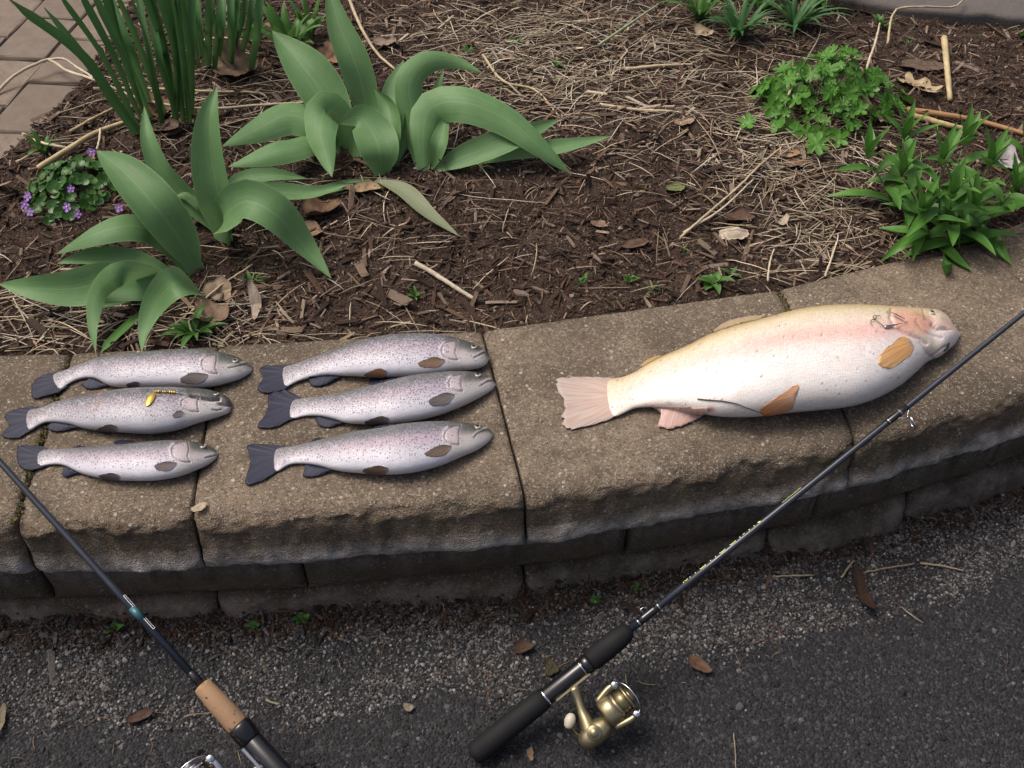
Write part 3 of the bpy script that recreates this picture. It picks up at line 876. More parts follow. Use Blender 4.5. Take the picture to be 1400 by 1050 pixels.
    def body(self, colr, mat):
        self.refresh()
        n, m = self.n, self.nphi
        V = self.V.reshape(-1, 3)
        uv = np.stack(np.broadcast_arrays((self.s * self.len)[:, None], self.A[:, None] * np.minimum(self.phi, 2 * math.pi - self.phi)[None] * .85 + .3), -1).reshape(-1, 2)
        F = [tuple(x)[::-1] for x in grid_faces(n, m, True)]
        F.append(tuple(range(m))); F.append(tuple(range((n - 1) * m, n * m))[::-1])
        return part('body', V, F, mat, self.root, True, colr.reshape(-1, 4), uv)
    def fin(self, name, base, outer, c_base, c_edge, mat, z=.006, zedge=.0025, off=.0012, nu=22, nv=9, parent=None, wav=.0004, on_body=True, ragged=0.0, root_c=None, bow=0.0, ugrad=None):
        def lift(p, v):
            if on_body:
                q, nn, d = self.at(p, off)
                if d < 2.2: return q
            return np.array(P(p[0], p[1], ZT + self.lift + z * (1 - v) + zedge * v))
        b = catmull(np.array(base, float), nu) if len(base) > 2 else np.linspace(base[0], base[1], nu)
        o = catmull(np.array(outer, float), nu)
        V, Cc, UV = [], [], []
        for j in range(nv):
            t = j / (nv - 1)
            for i in range(nu):
                if ragged and t == 1: o[i] = o[i] + (o[i] - b[i]) * random.uniform(-ragged, ragged)
                pp = b[i] * (1 - t) + o[i] * t
                if bow:
                    cm = b.mean(0) * (1 - t) + o.mean(0) * t
                    pp = cm + (pp - cm) * (1 + bow * math.sin(math.pi * t))
                w = lift(pp, t)
                w = w + np.array([0, 0, wav * math.sin(i * 1.9 + 1) * t])
                V.append(w); Cc.append(np.array([np.interp(t, [0, .14 if root_c else 0, 1], [(root_c or c_base)[q_], c_base[q_], c_edge[q_]]) for q_ in range(3)])); UV.append((i / (nu - 1), t))
                if ugrad: Cc[-1] = Cc[-1] * (ugrad[0] + (ugrad[1] - ugrad[0]) * i / (nu - 1))
        V = np.array(V)
        # thin but solid: a second sheet just below
        nn = len(V); V2 = V - np.array([0, 0, .0007])
        g = grid_faces(nv, nu); F = [tuple(x) for x in g] + [tuple(x + nn)[::-1] for x in g]
        rim = [i for i in range(nu)] + [j * nu + nu - 1 for j in range(1, nv)] + [(nv - 1) * nu + i for i in range(nu - 2, -1, -1)] + [j * nu for j in range(nv - 2, 0, -1)]
        for a, c in zip(rim, rim[1:] + rim[:1]): F.append((c, a, a + nn, c + nn))
        return part(name, np.vstack([V, V2]), F, mat, self.root, True, np.vstack([Cc, Cc]), np.vstack([UV, UV]))
    def eye(self, px, rad, pup=.55, look=(0, 0)):
        c, nn, _ = self.at(px, .0001)
        nn = Vector(nn); zc = depth(c); rw = rad * zc / FPX
        def dome(cen, r, h, n=8, m=24):
            u = nn.orthogonal().normalized(); w = nn.cross(u)
            V = []
            for i in range(n):
                t = i / (n - 1) * math.pi / 2
                for j in range(m):
                    a = j / m * 2 * math.pi
                    V.append(Vector(cen) + (u * math.cos(a) + w * math.sin(a)) * r * math.cos(t) + nn * h * math.sin(t))
            F = [tuple(x) for x in grid_faces(n, m, True)]
            F.append(tuple(range(m))[::-1])
            return V, F
        V, F = dome(c, rw, rw * .45)
        e = part('eye', V, F, M['iris'], self.root)
        lk = Vector((look[0], look[1], 0)) * rw
        V, F = dome(Vector(c) + nn * (rw * .16) + lk, rw * pup, rw * .38)
        part('pupil', V, F, M['pupil'], e, base=self.root.location)
        # dark socket rim
        return e

def lin(xs, stops):
    ks = [s[0] for s in stops]
    return np.stack([np.interp(xs, ks, [s[1][c] for s in stops]) for c in range(len(stops[0][1]))], -1)

def trout(name, label, pairs, tip, eye, operc, preop, mouth, fins, tail, pink=1.0, dark=1.0, spotty=1.0, lift=0.0, r=.56, belly=1.0, extra=None, nostril=None, headtop=.4):
    f = Fish(name, label, pairs, tip, r=r, lift=lift, group='trout laid on the wall')
    ph = np.degrees(f.phi)[None] + np.zeros((f.n, 1))
    ph = np.minimum(ph, 360 - ph)
    wob = np.array([[7 * nz((s * 9, p * .03, 0), 1, 3) for p in f.phi] for s in f.s])
    C = lin(ph + wob, [(0, (.040, .046, .036)), (30, (.060, .064, .054)), (50, (.062, .065, .058)), (66, (.080, .080, .077)), (82, (.150, .138, .146)), (100, (.29, .25, .272)), (116, (.42, .38, .405)), (134, (.57, .54, .555)),
                       (154, (.66, .63, .63)), (180, (.63, .60, .57))])
    C = C * dark * np.array([.97, 1.0, 1.08])
    pk = np.exp(-((ph - 97) / 15) ** 2) * np.clip((f.s[:, None] - .1) * 3, 0, 1) * .20 * pink
    C = C * (1 - pk[..., None]) + np.array([.60, .36, .45]) * pk[..., None]
    # tail stalk is browner grey
    k = (1 - sm(f.s, .0, .045))[:, None] * .75
    C = C * (1 - k[..., None]) + np.array([.10, .10, .13]) * k[..., None]
    k = (1 - sm(f.s, .04, .28))[:, None] * .35
    C = C * (1 - k[..., None]) + np.array([.30, .26, .26]) * k[..., None]
    # iridescent mottling
    mot = np.array([[nz((s * 26, p * 5, 1), 1, 5) for p in f.phi] for s in f.s])
    C *= (1 + .10 * mot)[..., None]
    al = lin(ph, [(0, (.9,)), (40, (.85,)), (104, (.85,)), (132, (.65,)), (150, (.0,)), (180, (.0,))])[..., 0] * spotty
    al *= (.85 + .15 * (1 - sm(f.s, .25, .5)))[:, None] * 1.15
    # head
    hx = min(p[0] for p in operc)
    hd = sm(f.px[..., 0], hx + 2, hx + 10)
    hcol = lin(ph, [(0, (.030, .040, .028)), (72, (.034, .042, .027)), (84, (.060, .066, .046)), (95, (.17, .16, .135)), (108, (.40, .365, .345)), (130, (.52, .48, .46)), (155, (.60, .57, .54)), (180, (.58, .55, .52))])
    C = C * (1 - hd[..., None]) + hcol * hd[..., None]
    al *= 1 - hd * .82
    # snout darkens
    sn = sm(f.s, .955, 1.0)[:, None] * .55 * (ph < 120)
    C = C * (1 - sn[..., None]) + np.array([.07, .075, .065]) * sn[..., None]
    # gill cover
    if preop:
        x1 = sum(p[0] for p in preop) / len(preop); y0 = min(p[1] for p in operc); y1 = max(p[1] for p in operc); x0 = min(p[0] for p in operc)
        sk = (preop[-1][0] - preop[0][0]) * .25
        operc = [(x1 - (x1 - x0) * abs(math.cos(q)) ** .75 * (1 if math.cos(q) > 0 else -.15) + sk * -math.sin(q), (y0 + y1) / 2 + (y1 - y0) / 2 * math.copysign(abs(math.sin(q)) ** .9, math.sin(q))) for q in np.linspace(-1.65, 1.65, 14)]
        preop = [operc[0]] + [(x, y) for x, y in preop[1:-1]] + [operc[-1]]
    if preop:
        poly = list(operc) + list(preop)[::-1]
        ins = f.inside(poly, 2.5)
        C = C * (1 - .62 * ins[..., None]) + np.array([.58, .47, .50]) * (.62 * ins)[..., None]
        f.V += f.N * (ins * .0011)[..., None]
        k = f.groove(preop, .9, .0009); C *= (1 - .50 * k)[..., None]
    k = f.groove(operc, 1.0, .0014); C *= (1 - .55 * k)[..., None]
    # pale rim of the shoulder just behind the gill cover
    sh = [(x - 3.5, y) for x, y in operc[3:-2]]
    k = np.exp(-(seg_dist(f.px.reshape(-1, 2), sh).reshape(f.n, f.nphi) / 1.8) ** 2) * f.vis * .6
    C = C * (1 - k[..., None]) + np.array([.66, .62, .60]) * k[..., None]
    # mouth with its pale maxilla above
    mx = [(x, y - 3.2) for x, y in mouth]
    k = np.exp(-(seg_dist(f.px.reshape(-1, 2), mx).reshape(f.n, f.nphi) / 1.6) ** 2) * f.vis * .65
    C = C * (1 - k[..., None]) + np.array([.58, .55, .50]) * k[..., None]
    f.V += f.N * (k * .0005)[..., None]
    k = f.groove(mouth, .9, .0016); C *= (1 - .75 * k)[..., None]
    # eye socket
    k = f.bump(eye[:2], eye[2] * 1.5, eye[2] * 1.5, -.0004)
    C = C * (1 - .5 * k[..., None]) + np.array([.05, .055, .045]) * (.5 * k)[..., None]
    if extra: C = extra(f, C)
    f.body(np.concatenate([np.clip(C, 0, .85), np.clip(al, 0, 1)[..., None]], -1), M['trout'])
    f.eye(eye[:2], eye[2] * 1.0, .72)
    tb, to = tail
    dv = f.mid[14] - f.mid[0]; dv = dv / np.linalg.norm(dv) * 9
    tb = [tuple(np.array(q) + dv) for q in tb]
    f.fin('tail_fin', tb, to, (.034, .038, .066), (.013, .016, .038), M['fin'], z=max(.0045, float(f.B[4])), zedge=.0035, nu=30, nv=14, wav=.0007, on_body=False, ragged=.02)
    for nm, b, o, c1, c2 in fins:
        if nm[:2] == 'pe':
            m0 = (b[0][0] + b[1][0]) / 2, (b[0][1] + b[1][1]) / 2
            o = [tuple(np.array(m0) + (np.array(q) - np.array(m0)) * .90) for q in o]
            b = [tuple(np.array(m0) + (np.array(q) - np.array(m0)) * .45 + np.array([1.5, -.5])) for q in b]
        f.fin(nm, b, o, c1, c2, M['fin'], z=.008, zedge=.003, ragged=.04, off=.0007, bow=.35 if nm[:2] == 'pe' else 0.0, ugrad=(.55, 1.5) if nm[:2] == 'pe' else None, root_c=(.50, .45, .45) if nm[:2] == 'pe' else None)
    return f
SLATE = ((.034, .038, .066), (.014, .017, .038))
BROWN = ((.22, .185, .175), (.15, .125, .12))
ORNG = ((.40, .20, .10), (.22, .13, .08))
DARKB = ((.16, .12, .12), (.07, .058, .062))
ASH = ((.14, .12, .125), (.075, .07, .08))

# top of the left group
trout('trout', 'grey spotted trout lying across the back of the left group, its head furthest right', 
      [(72, 511, 82, 534), (92, 504, 96, 524.5), (110, 497, 112, 518), (128, 490, 129, 518), (146, 486, 147, 527), (165, 483.5, 165, 530), (200, 480.5, 200, 530), (241, 477.5, 241, 529.5), (270, 476.5, 271, 530),
       (290, 478.5, 292, 528), (308, 482.5, 308, 524), (322, 486.5, 324, 519.5), (334, 493, 336, 514), (342, 498.5, 343, 509)], (346, 504),
      (321, 493, 4.6), [(293, 485), (283, 487), (277, 494), (276, 502), (281, 509), (290, 511)], [(299, 486), (296, 493), (294, 502), (296, 511)],
      [(336, 497.5), (326, 500), (313, 503)],
      [('pectoral_fin', [(282, 510), (283, 518)], [(254, 511), (243, 518), (246, 524), (266, 526)], *BROWN), ('anal_fin', [(124, 515.5), (147, 527)], [(111, 526), (119, 531), (131, 531), (144, 529)], *SLATE),
       ('pelvic_fin', [(190, 522), (190, 529)], [(180, 522), (171, 525), (173, 530), (184, 532)], *DARKB)],
      ([(76, 512.5), (80, 522), (84, 532)], [(66, 510), (52, 516), (43, 528), (45, 544), (62, 541), (80, 536)]), pink=.5, dark=.92, spotty=1.0)
def bruise(f, C):
    d = seg_dist(f.px.reshape(-1, 2), [(136, 538), (133, 547), (130, 558)]).reshape(f.n, f.nphi)
    k = np.exp(-(d / 3.0) ** 2) * f.vis
    f.V -= f.N * (k * .0012)[..., None]
    C = C * (1 - .55 * k[..., None]) + np.array([.26, .13, .07]) * (.55 * k)[..., None]
    for c, r_ in (((46, 566), 6), ((56, 563), 4)):
        k = np.exp(-(((f.px[..., 0] - c[0]) / r_) ** 2 + ((f.px[..., 1] - c[1]) / r_) ** 2)) * f.vis
        C = C * (1 - .6 * k[..., None]) + np.array([.10, .07, .05]) * (.6 * k)[..., None]
    # gaping gill slit and open mouth
    k = f.groove([(262, 541.5), (276, 543.5), (290, 546), (299, 545)], 2.4, .0050); C *= (1 - .92 * k)[..., None]
    k = f.groove([(318, 553), (308, 553), (301, 551)], 3.0, .006)
    C = C * (1 - .85 * k[..., None]) + np.array([.14, .06, .075]) * (.85 * k)[..., None]
    d = seg_dist(f.px.reshape(-1, 2), [(302, 546), (294, 549.5), (285, 551)]).reshape(f.n, f.nphi)
    k = np.exp(-(d / 1.5) ** 2) * f.vis
    return C * (1 - .8 * k[..., None]) + np.array([.66, .64, .58]) * (.8 * k)[..., None]
fB = trout('trout', 'dusky spotted trout with open mouth and a gold lure on its flank', 
      [(40, 560, 40, 589), (58, 556, 60, 579), (75, 549, 76, 578), (95, 544.5, 96, 581), (112, 541, 110, 585), (132, 538, 128, 588), (161, 532, 160, 591), (190, 529, 190, 593), (208, 528.5, 208, 593), (240, 528.5, 240, 588),
       (265, 530, 266, 579.5), (285, 532, 287, 573.5), (300, 536.5, 301, 569), (311, 542, 311.5, 565), (315.5, 547, 314, 562)], (317, 555),
      (295, 538.5, 4.0), [(262, 541), (252, 544), (248, 551), (250, 559), (258, 563)], [(272, 546), (270, 553), (271, 561)],
      [(303, 560), (296, 561.5), (290, 560)],
      [('pectoral_fin', [(250, 562), (248, 569)], [(242, 562), (235, 567), (236, 571), (243, 571)], *BROWN), ('anal_fin', [(73, 576), (107, 584)], [(64, 583), (67, 588), (82, 589.5), (103, 586)], *SLATE),
       ('pelvic_fin', [(158, 580), (159, 591)], [(142, 581), (128, 588), (134, 592), (150, 593)], *DARKB)],
      ([(44, 559), (38, 573), (40, 588)], [(55, 556), (38, 556), (17, 561), (5, 570), (13, 581), (1, 595), (12, 598.5), (26, 598), (38, 591)]), pink=.45, dark=.74, spotty=1.05, belly=.6, extra=bruise)
trout('trout', 'smallest pale trout at the front of the left group, its tail over a block joint', 
      [(52, 617, 52, 640), (66, 613.5, 68, 636), (85, 613, 86, 636.5), (105, 611, 106, 646), (125, 609.5, 126, 652), (150, 608, 150, 656), (180, 605.5, 180, 657.5), (210, 602.5, 210, 657), (235, 601, 237, 653), (250, 601.5, 254, 648.5),
       (268, 603.5, 271, 641.5), (282, 607.5, 284, 635.5), (292, 612, 294, 628)], (299, 620),
      (277, 610, 4.8), [(251, 604), (240, 607), (235, 615), (235, 623), (240, 630), (247, 632)], [(262, 606), (259, 615), (256, 624), (254, 632)],
      [(298, 622), (290, 624), (281, 626)],
      [('pectoral_fin', [(240, 631), (239, 639)], [(220, 632), (208, 637), (211, 643), (224, 645)], *BROWN), ('anal_fin', [(88, 637), (108, 646.5)], [(84, 648), (88, 652), (97, 650), (108, 648)], *SLATE),
       ('pelvic_fin', [(160, 647), (164, 656)], [(145, 647), (132, 650), (140, 655), (154, 658)], *ASH), ('dorsal_fin', [(156, 606), (184, 604.5)], [(155, 604), (162, 602), (175, 601.5), (184, 603)], *SLATE),
       ('adipose_fin', [(101, 612.5), (116, 611)], [(99, 612), (105, 609), (113, 609), (117, 610)], *SLATE)],
      ([(56, 615), (51, 627), (54, 639)], [(56, 610), (42, 609), (25, 609.5), (23, 620), (24, 632), (31, 640), (42, 642.5), (54, 640)]), pink=.7, dark=1.06, spotty=.55)
trout('trout', 'plump pinkish trout at the back of the right group with orange pectoral fin', 
      [(389, 501, 391, 529), (404, 497, 409, 521), (425, 489, 430, 515.5), (443, 483, 446, 513), (463, 475, 466, 513.5), (485, 468, 486, 514), (508, 461.5, 507, 515), (548, 456, 548, 515), (580, 455.5, 580, 513.5),
       (605, 457.5, 605, 510.5), (625, 462.5, 627, 507), (643, 468, 645, 505), (656, 474, 658, 502), (664, 480, 665, 498)], (669, 490),
      (647.5, 474, 4.8), [(621, 466), (611, 469), (605, 476), (604, 484), (611, 490), (620, 492)], [(628, 467), (624, 475), (622, 483), (625, 491)],
      [(664, 481), (656, 485), (648, 489)],
      [('pectoral_fin', [(607, 490), (606, 498)], [(585, 489), (567, 497), (572, 502), (590, 503.5)], (.30, .18, .11), (.22, .14, .09)), ('anal_fin', [(430, 514), (466, 514.5)], [(422, 515), (425, 526), (440, 527), (464, 517)], *SLATE),
       ('pelvic_fin', [(527, 505), (528, 514)], [(512, 504), (494, 512), (503, 516), (518, 517)], *ORNG)],
      ([(391, 501), (384, 515), (390, 528)], [(390, 499.5), (374, 499.5), (361, 500), (354, 504), (359, 516), (352, 531), (357, 536), (372, 536), (390, 532)]), pink=.85, dark=1.0, spotty=1.15, lift=.001)
trout('trout', 'silvery trout in the middle of the right group with dark drooping fins', 
      [(401, 547, 397, 573), (415, 544, 417, 569), (434, 542, 437, 569), (452, 539, 456, 573), (470, 535, 473, 578), (492, 530, 495, 579.5), (512, 525.5, 515, 579), (536, 519, 538, 579), (561, 513.5, 563, 575.5),
       (587, 510, 590, 570), (610, 508, 615, 562), (630, 507.5, 637, 553), (648, 509, 655, 544), (662, 512.5, 668, 536.5), (671, 517, 674.5, 531.5)], (678, 525),
      (653, 512.5, 4.8), [(630, 512), (619, 516), (614, 524), (616, 531), (624, 535), (632, 534)], [(634, 512), (630, 520), (631, 528), (635, 534)],
      [(674, 520), (665, 522), (658, 527)],
      [('pectoral_fin', [(621, 537), (618, 546)], [(600, 539), (583, 548), (588, 556), (604, 556)], *BROWN), ('anal_fin', [(433, 569), (468, 578)], [(432, 573), (434, 580), (448, 584.5), (463, 581)], *SLATE),
       ('pelvic_fin', [(530, 569), (530, 579)], [(513, 570), (495, 577), (505, 583), (520, 583)], *DARKB), ('dorsal_fin', [(508, 526), (543, 518)], [(505, 524), (506, 517), (520, 514.5), (541, 516.5)], *SLATE)],
      ([(404, 546), (390, 558), (394, 573)], [(404, 540), (392, 533), (376, 534), (366, 543), (367, 557), (360, 570), (351, 583), (363, 585), (378, 583), (396, 574)]), pink=.7, dark=1.03, spotty=.9)
trout('trout', 'pale pink trout at the front of the right group with a straight square tail', 
      [(379, 613, 378, 645), (395, 610.5, 396, 635.5), (412, 607, 414, 634), (432, 602, 436, 637), (450, 597.5, 455, 642), (470, 593.5, 473, 645), (490, 589, 492, 646.5), (510, 586, 512, 648), (536, 581, 538, 648), (561, 578, 563, 645.5),
       (587, 576, 590, 639.5), (608, 575.8, 613, 632), (626, 577, 633, 623.5), (642, 578.5, 649, 617), (656, 581, 661, 610), (667, 585, 670.5, 602)], (675, 593),
      (652.5, 583.5, 4.8), [(625, 582), (614, 587), (608, 595), (610, 602), (617, 607), (627, 608)], [(628, 583), (627, 591), (627, 599), (632, 607)],
      [(666, 587), (657, 590), (651, 594), (648, 598)],
      [('pectoral_fin', [(616, 607), (614, 617)], [(594, 611), (576, 621), (584, 625), (600, 625)], (.24, .17, .12), (.17, .12, .09)), ('anal_fin', [(418, 636), (457, 642)], [(417, 641), (414, 650), (428, 652), (452, 645)], *SLATE),
       ('pelvic_fin', [(528, 637), (530, 647)], [(510, 637), (492, 642), (500, 648), (516, 650)], (.22, .13, .09), (.09, .07, .07)), ('dorsal_fin', [(513, 586), (543, 580)], [(511, 584), (514, 579), (527, 577), (542, 578.5)], *SLATE),
       ('adipose_fin', [(426, 604), (440, 600)], [(424, 604), (430, 599.5), (437, 598), (441, 599.5)], *SLATE)],
      ([(382, 612), (371, 628), (376, 643)], [(386, 609.5), (364, 607.5), (338, 609), (342, 630), (335.5, 661), (353, 659), (372, 649)]), pink=1.25, dark=1.06, spotty=.62)

# ---- the big golden trout
def golden():
    pairs = [(834, 518, 840, 569), (850, 515.5, 852, 565), (868, 508, 868, 558), (890, 494, 888, 556), (915, 482, 910, 556), (940, 471, 935, 559), (965, 457.5, 960, 564), (995, 446, 990, 568), (1040, 433.5, 1035, 568), (1083, 421.5, 1078, 563),
             (1126, 415, 1124, 559), (1165, 414, 1168, 554), (1195, 415.5, 1202, 544), (1220, 418.5, 1234, 527), (1245, 420, 1256, 509), (1262, 421.5, 1272, 494), (1277, 424, 1288, 487), (1290, 431, 1299, 478), (1302, 444, 1307, 470)]
    f = Fish('golden_trout', 'large pale golden trout with orange fins lying alone on the right caps', pairs, (1313, 458), r=.52, ns=330, nphi=150)
    ph = np.degrees(f.phi)[None] + np.zeros((f.n, 1)); ph = np.minimum(ph, 360 - ph)
    wob = np.array([[6 * nz((s * 7, p * .5, 0), 1, 3) for p in f.phi] for s in f.s])
    C = lin(ph + wob, [(0, (.34, .23, .065)), (30, (.43, .31, .115)), (46, (.55, .43, .20)), (60, (.66, .55, .34)), (76, (.73, .61, .46)), (94, (.77, .66, .58)), (114, (.80, .73, .69)), (140, (.82, .78, .74)), (180, (.80, .75, .68))])
    pk = np.exp(-((ph + wob - 91) / 11) ** 2) * np.clip((f.s[:, None] - .12) * 3, 0, 1) * .62
    C = C * (1 - pk[..., None]) + np.array([.72, .34, .27]) * pk[..., None]
    k = (1 - sm(f.s, .0, .22))[:, None] * .5
    C = C * (1 - k[..., None]) + np.array([.72, .55, .38]) * k[..., None]
    mot = np.array([[nz((s * 30, p * 6, 1), 1, 5) for p in f.phi] for s in f.s])
    C *= (1 + .05 * mot)[..., None]
    # gill region, jaws
    def tint(poly, c, a, soft=3):
        nonlocal C
        k = f.inside(poly, soft) * a
        C = C * (1 - k[..., None]) + np.array(c) * k[..., None]
    tint([(1222, 425), (1240, 424), (1262, 430), (1276, 444), (1266, 458), (1245, 458), (1226, 446)], (.74, .34, .20), .85, 4)
    tint([(1249, 426), (1270, 432), (1268, 437), (1252, 432)], (.52, .27, .07), .8, 1.5)
    tint([(1245, 446), (1262, 450), (1266, 462), (1250, 458)], (.82, .52, .33), .7, 2)
    tint([(1262, 463), (1280, 464), (1292, 470), (1284, 485), (1270, 486)], (.66, .50, .36), .6, 3)
    tint([(1270, 423), (1284, 428), (1293, 440), (1288, 448), (1276, 438)], (.62, .52, .36), .6, 3)
    tint([(1296, 449), (1312, 456), (1308, 468), (1290, 466)], (.74, .66, .64), .7, 3)
    for poly, w, dep, dk in (([(1219, 424), (1217, 434), (1224, 446), (1240, 456), (1258, 463), (1266, 470)], 2.2, .0035, .35), ([(1252, 440), (1262, 452), (1275, 459), (1288, 462)], 1.6, .0018, .22),
                             ([(1296, 448), (1288, 449), (1281, 449), (1274, 444)], 2.4, .0055, .50), ([(1258, 468), (1268, 484), (1276, 490)], 1.7, .0022, .30), ([(1271, 489), (1284, 479), (1292, 473)], 1.5, .0022, .35), ([(1262, 424), (1266, 436), (1276, 442)], 1.8, .0012, .2)):
        k = f.groove(poly, w, dep)
        C = C * (1 - (dk * k)[..., None]) + np.array([.45, .12, .08]) * (dk * .5 * k)[..., None]
    f.bump((1245, 440), 16, 13, .0018); f.bump((1275, 474), 14, 9, .0022); f.bump((1302, 459), 9, 8, .0030); f.bump((1284, 434), 8, 7, .0018)
    # notch of the mouth in the outline
    d = np.linalg.norm(f.px - np.array([1300, 444]), axis=2); k = np.exp(-(d / 5.5) ** 2)
    f.V -= (f.D[:, None] * (k * .010)[..., None]); f.V[..., 2] = np.maximum(f.V[..., 2], ZT + .0008)
    # blood at the vent
    k = np.exp(-(((f.px[..., 0] - 972) / 5) ** 2 + ((f.px[..., 1] - 560) / 3.5) ** 2)) * f.vis
    C = C * (1 - k[..., None]) + np.array([.45, .10, .09]) * k[..., None]
    # irregular blush and scuffs
    blo = np.array([[nz((s * 11, p * 2.2, 4), 1, 8) + .5 * nz((s * 30, p * 6, 4), 1, 8) for p in f.phi] for s in f.s])
    k = np.clip(blo * 1.2, 0, 1) * .13
    C = C * (1 - k[..., None]) + np.array([.74, .46, .36]) * k[..., None]
    # specks of dirt
    for _ in range(130):
        i = random.randrange(10, f.n - 30); j = random.randrange(8, f.nphi // 2 - 2)
        k = np.exp(-(np.linalg.norm(f.px - f.px[i, j], axis=2) / random.choice((.7, .8, 1.0, 1.5))) ** 2) * f.vis * random.uniform(.3, .9)
        C = C * (1 - k[..., None]) + np.array([.09, .065, .05]) * k[..., None]
    f.body(np.concatenate([np.clip(C, 0, .84), np.where(ph < 125, .8, .3)[..., None]], -1), M['golden'])
    f.eye((1273, 428), 5.4, .60, (.15, .1))
    PK = (.64, .50, .42)
    f.fin('tail_fin', [(846, 520), (836, 530), (834, 542), (838, 555), (848, 564)], [(834, 516.5), (790, 515), (762, 520), (765, 536), (771, 552), (770, 570), (773, 585), (800, 583), (834, 573)], PK, (.46, .40, .37), M['gfin'], z=.007, zedge=.004, nu=44, nv=14, wav=.0006, on_body=False, ragged=.05)
    f.fin('anal_fin', [(888, 554), (969, 557)], [(894, 557), (905, 568), (900, 582), (924, 584), (954, 572), (970, 561)], (.68, .50, .46), (.60, .42, .38), M['gfin'], z=.013, zedge=.004, nu=30, ragged=.04)
    f.fin('pelvic_fin', [(1093, 529), (1090, 537), (1087, 545)], [(1082, 530), (1060, 545), (1040, 559), (1044, 567), (1062, 567), (1078, 561)], (.84, .56, .38), (.86, .34, .10), M['gfin'], z=.01, zedge=.004, off=.0008, bow=.25, ragged=.03)
    f.fin('pectoral_fin', [(1243, 463), (1250, 474)], [(1224, 467), (1203, 486), (1202, 500), (1216, 504), (1233, 492)], (.82, .46, .16), (.84, .52, .24), M['gfin'], off=.0008, bow=.35, root_c=(.80, .70, .58), ragged=.03)
    f.fin('dorsal_fin', [(976, 453), (1046, 432)], [(976, 451), (992, 440), (1018, 433), (1048, 430)], (.50, .40, .22), (.42, .36, .26), M['gfin'], z=.022, zedge=.014)
    f.fin('adipose_fin', [(878, 501), (906, 487)], [(877, 498), (884, 492), (896, 487), (907, 485)], (.55, .42, .22), (.50, .36, .15), M['gfin'], z=.018, zedge=.012)
    c, nn, _ = f.at((1294, 474), .0006)
    a, b = np.array(f.at((1290, 480), .0008)[0]), np.array(f.at((1297, 469), .0008)[0])
    V, F = tube([a, a * .7 + b * .3, a * .3 + b * .7, b], [.0010, .0030, .0030, .0012], 10)
    part('lip_mark', V, F, M['mark'], f.root)['label'] = 'black mark on the lower jaw'
    return f
fG = golden()

# ================================================================== plants
def ribbon(pts, width, prof, hint=(0, -.45, .9), cup=.25, twist=0.0, nu=22, nv=9, wave=0.06, seed=0.0):
    c = catmull(np.array([tuple(p) for p in pts]), nu)
    tan = np.gradient(c, axis=0); tan /= np.linalg.norm(tan, axis=1)[:, None] + 1e-9
    h = np.array(hint, float); h /= np.linalg.norm(h)
    V, UV = [], []
    prev = None
    for i in range(nu):
        t = i / (nu - 1)
        s = np.cross(tan[i], h)
        if prev is not None:
            if np.linalg.norm(s) < .25: s = prev
            if s @ prev < 0: s = -s
        s = s / (np.linalg.norm(s) + 1e-9)
        if prev is not None: s = s * .6 + prev * .4; s -= tan[i] * (s @ tan[i]); s /= np.linalg.norm(s)
        prev = s
        a = twist * (t - .3)
        n = np.cross(s, tan[i])
        s2 = s * math.cos(a) + n * math.sin(a); n2 = np.cross(s2, tan[i])
        w = width * .5 * prof(t)
        for j in range(nv):
            v = j / (nv - 1) * 2 - 1
            off = n2 * (cup * w * v * v + wave * w * math.sin(t * 9 + seed + v * 1.5) * abs(v) ** 1.5)
            V.append(c[i] + s2 * w * v * (1 - .12 * abs(cup) * v * v) + off); UV.append(((v + 1) / 2, t))
    return np.array(V), grid_faces(nu, nv), np.array(UV)
def tulip_prof(t): return max(.40 * (1 - t), math.sin(math.pi * min(1, t ** .82)) ** .88) * 1.12 + .008
def strap_prof(t): return (.75 + .25 * float(sm(t, 0, .3))) * (1 - float(sm(t, .86, 1)) * .85)
def lance_prof(t): return max(.05, math.sin(math.pi * min(1, t ** .85 * .97 + .03)) ** .8) * (1 - .12 * t)

def plant(name, px, py, label, cat='plant', group=None):
    return thing(name, on_bed(px, py), label, cat, group)
def leaf(root, pts, wpx, mat, prof=tulip_prof, name='leaf', **kw):
    """pts: (px, py, height above the bed)"""
    w = [on_bed(x, y, dz) if dz < .06 else P(x, y, ZB + .02 + dz) for x, y, dz in pts]
    dz_ = depth(w[len(w) // 2])
    V, F, UV = ribbon(w, wpx * dz_ / FPX, prof, seed=random.uniform(0, 9), **kw)
    return part(name, V, F, M[mat], root, True, None, UV)

T1 = plant('tulip_plant', 258, 388, 'broad-leaved tulip plant whose leaves droop over the cap behind the left trout', group='tulip plants')
leaf(T1, [(268, 372, .0), (250, 335, .05), (213, 283, .10), (170, 235, .13), (132, 206, .13)], 58, 'tulip', cup=.35, hint=(.35, -.55, .8))
leaf(T1, [(258, 372, .0), (225, 325, .05), (180, 308, .075), (125, 322, .07), (77, 347, .045)], 42, 'tulip', cup=-.2, hint=(0, -.3, .95))
leaf(T1, [(252, 392, .0), (215, 372, .03), (170, 356, .045), (120, 352, .045), (78, 360, .03)], 32, 'tulip', cup=.3)
leaf(T1, [(250, 395, .0), (200, 388, .04), (150, 385, .055), (95, 395, .055), (40, 393, .05), (-2, 388, .045)], 50, 'tulip', cup=.3, wave=.15, hint=(.1, -.7, .6))
leaf(T1, [(250, 392, .0), (205, 376, .05), (160, 376, .07), (133, 400, .055), (126, 440, .03), (131, 484, .012)], 30, 'tulip', cup=-.2, hint=(-.2, -.8, .5))
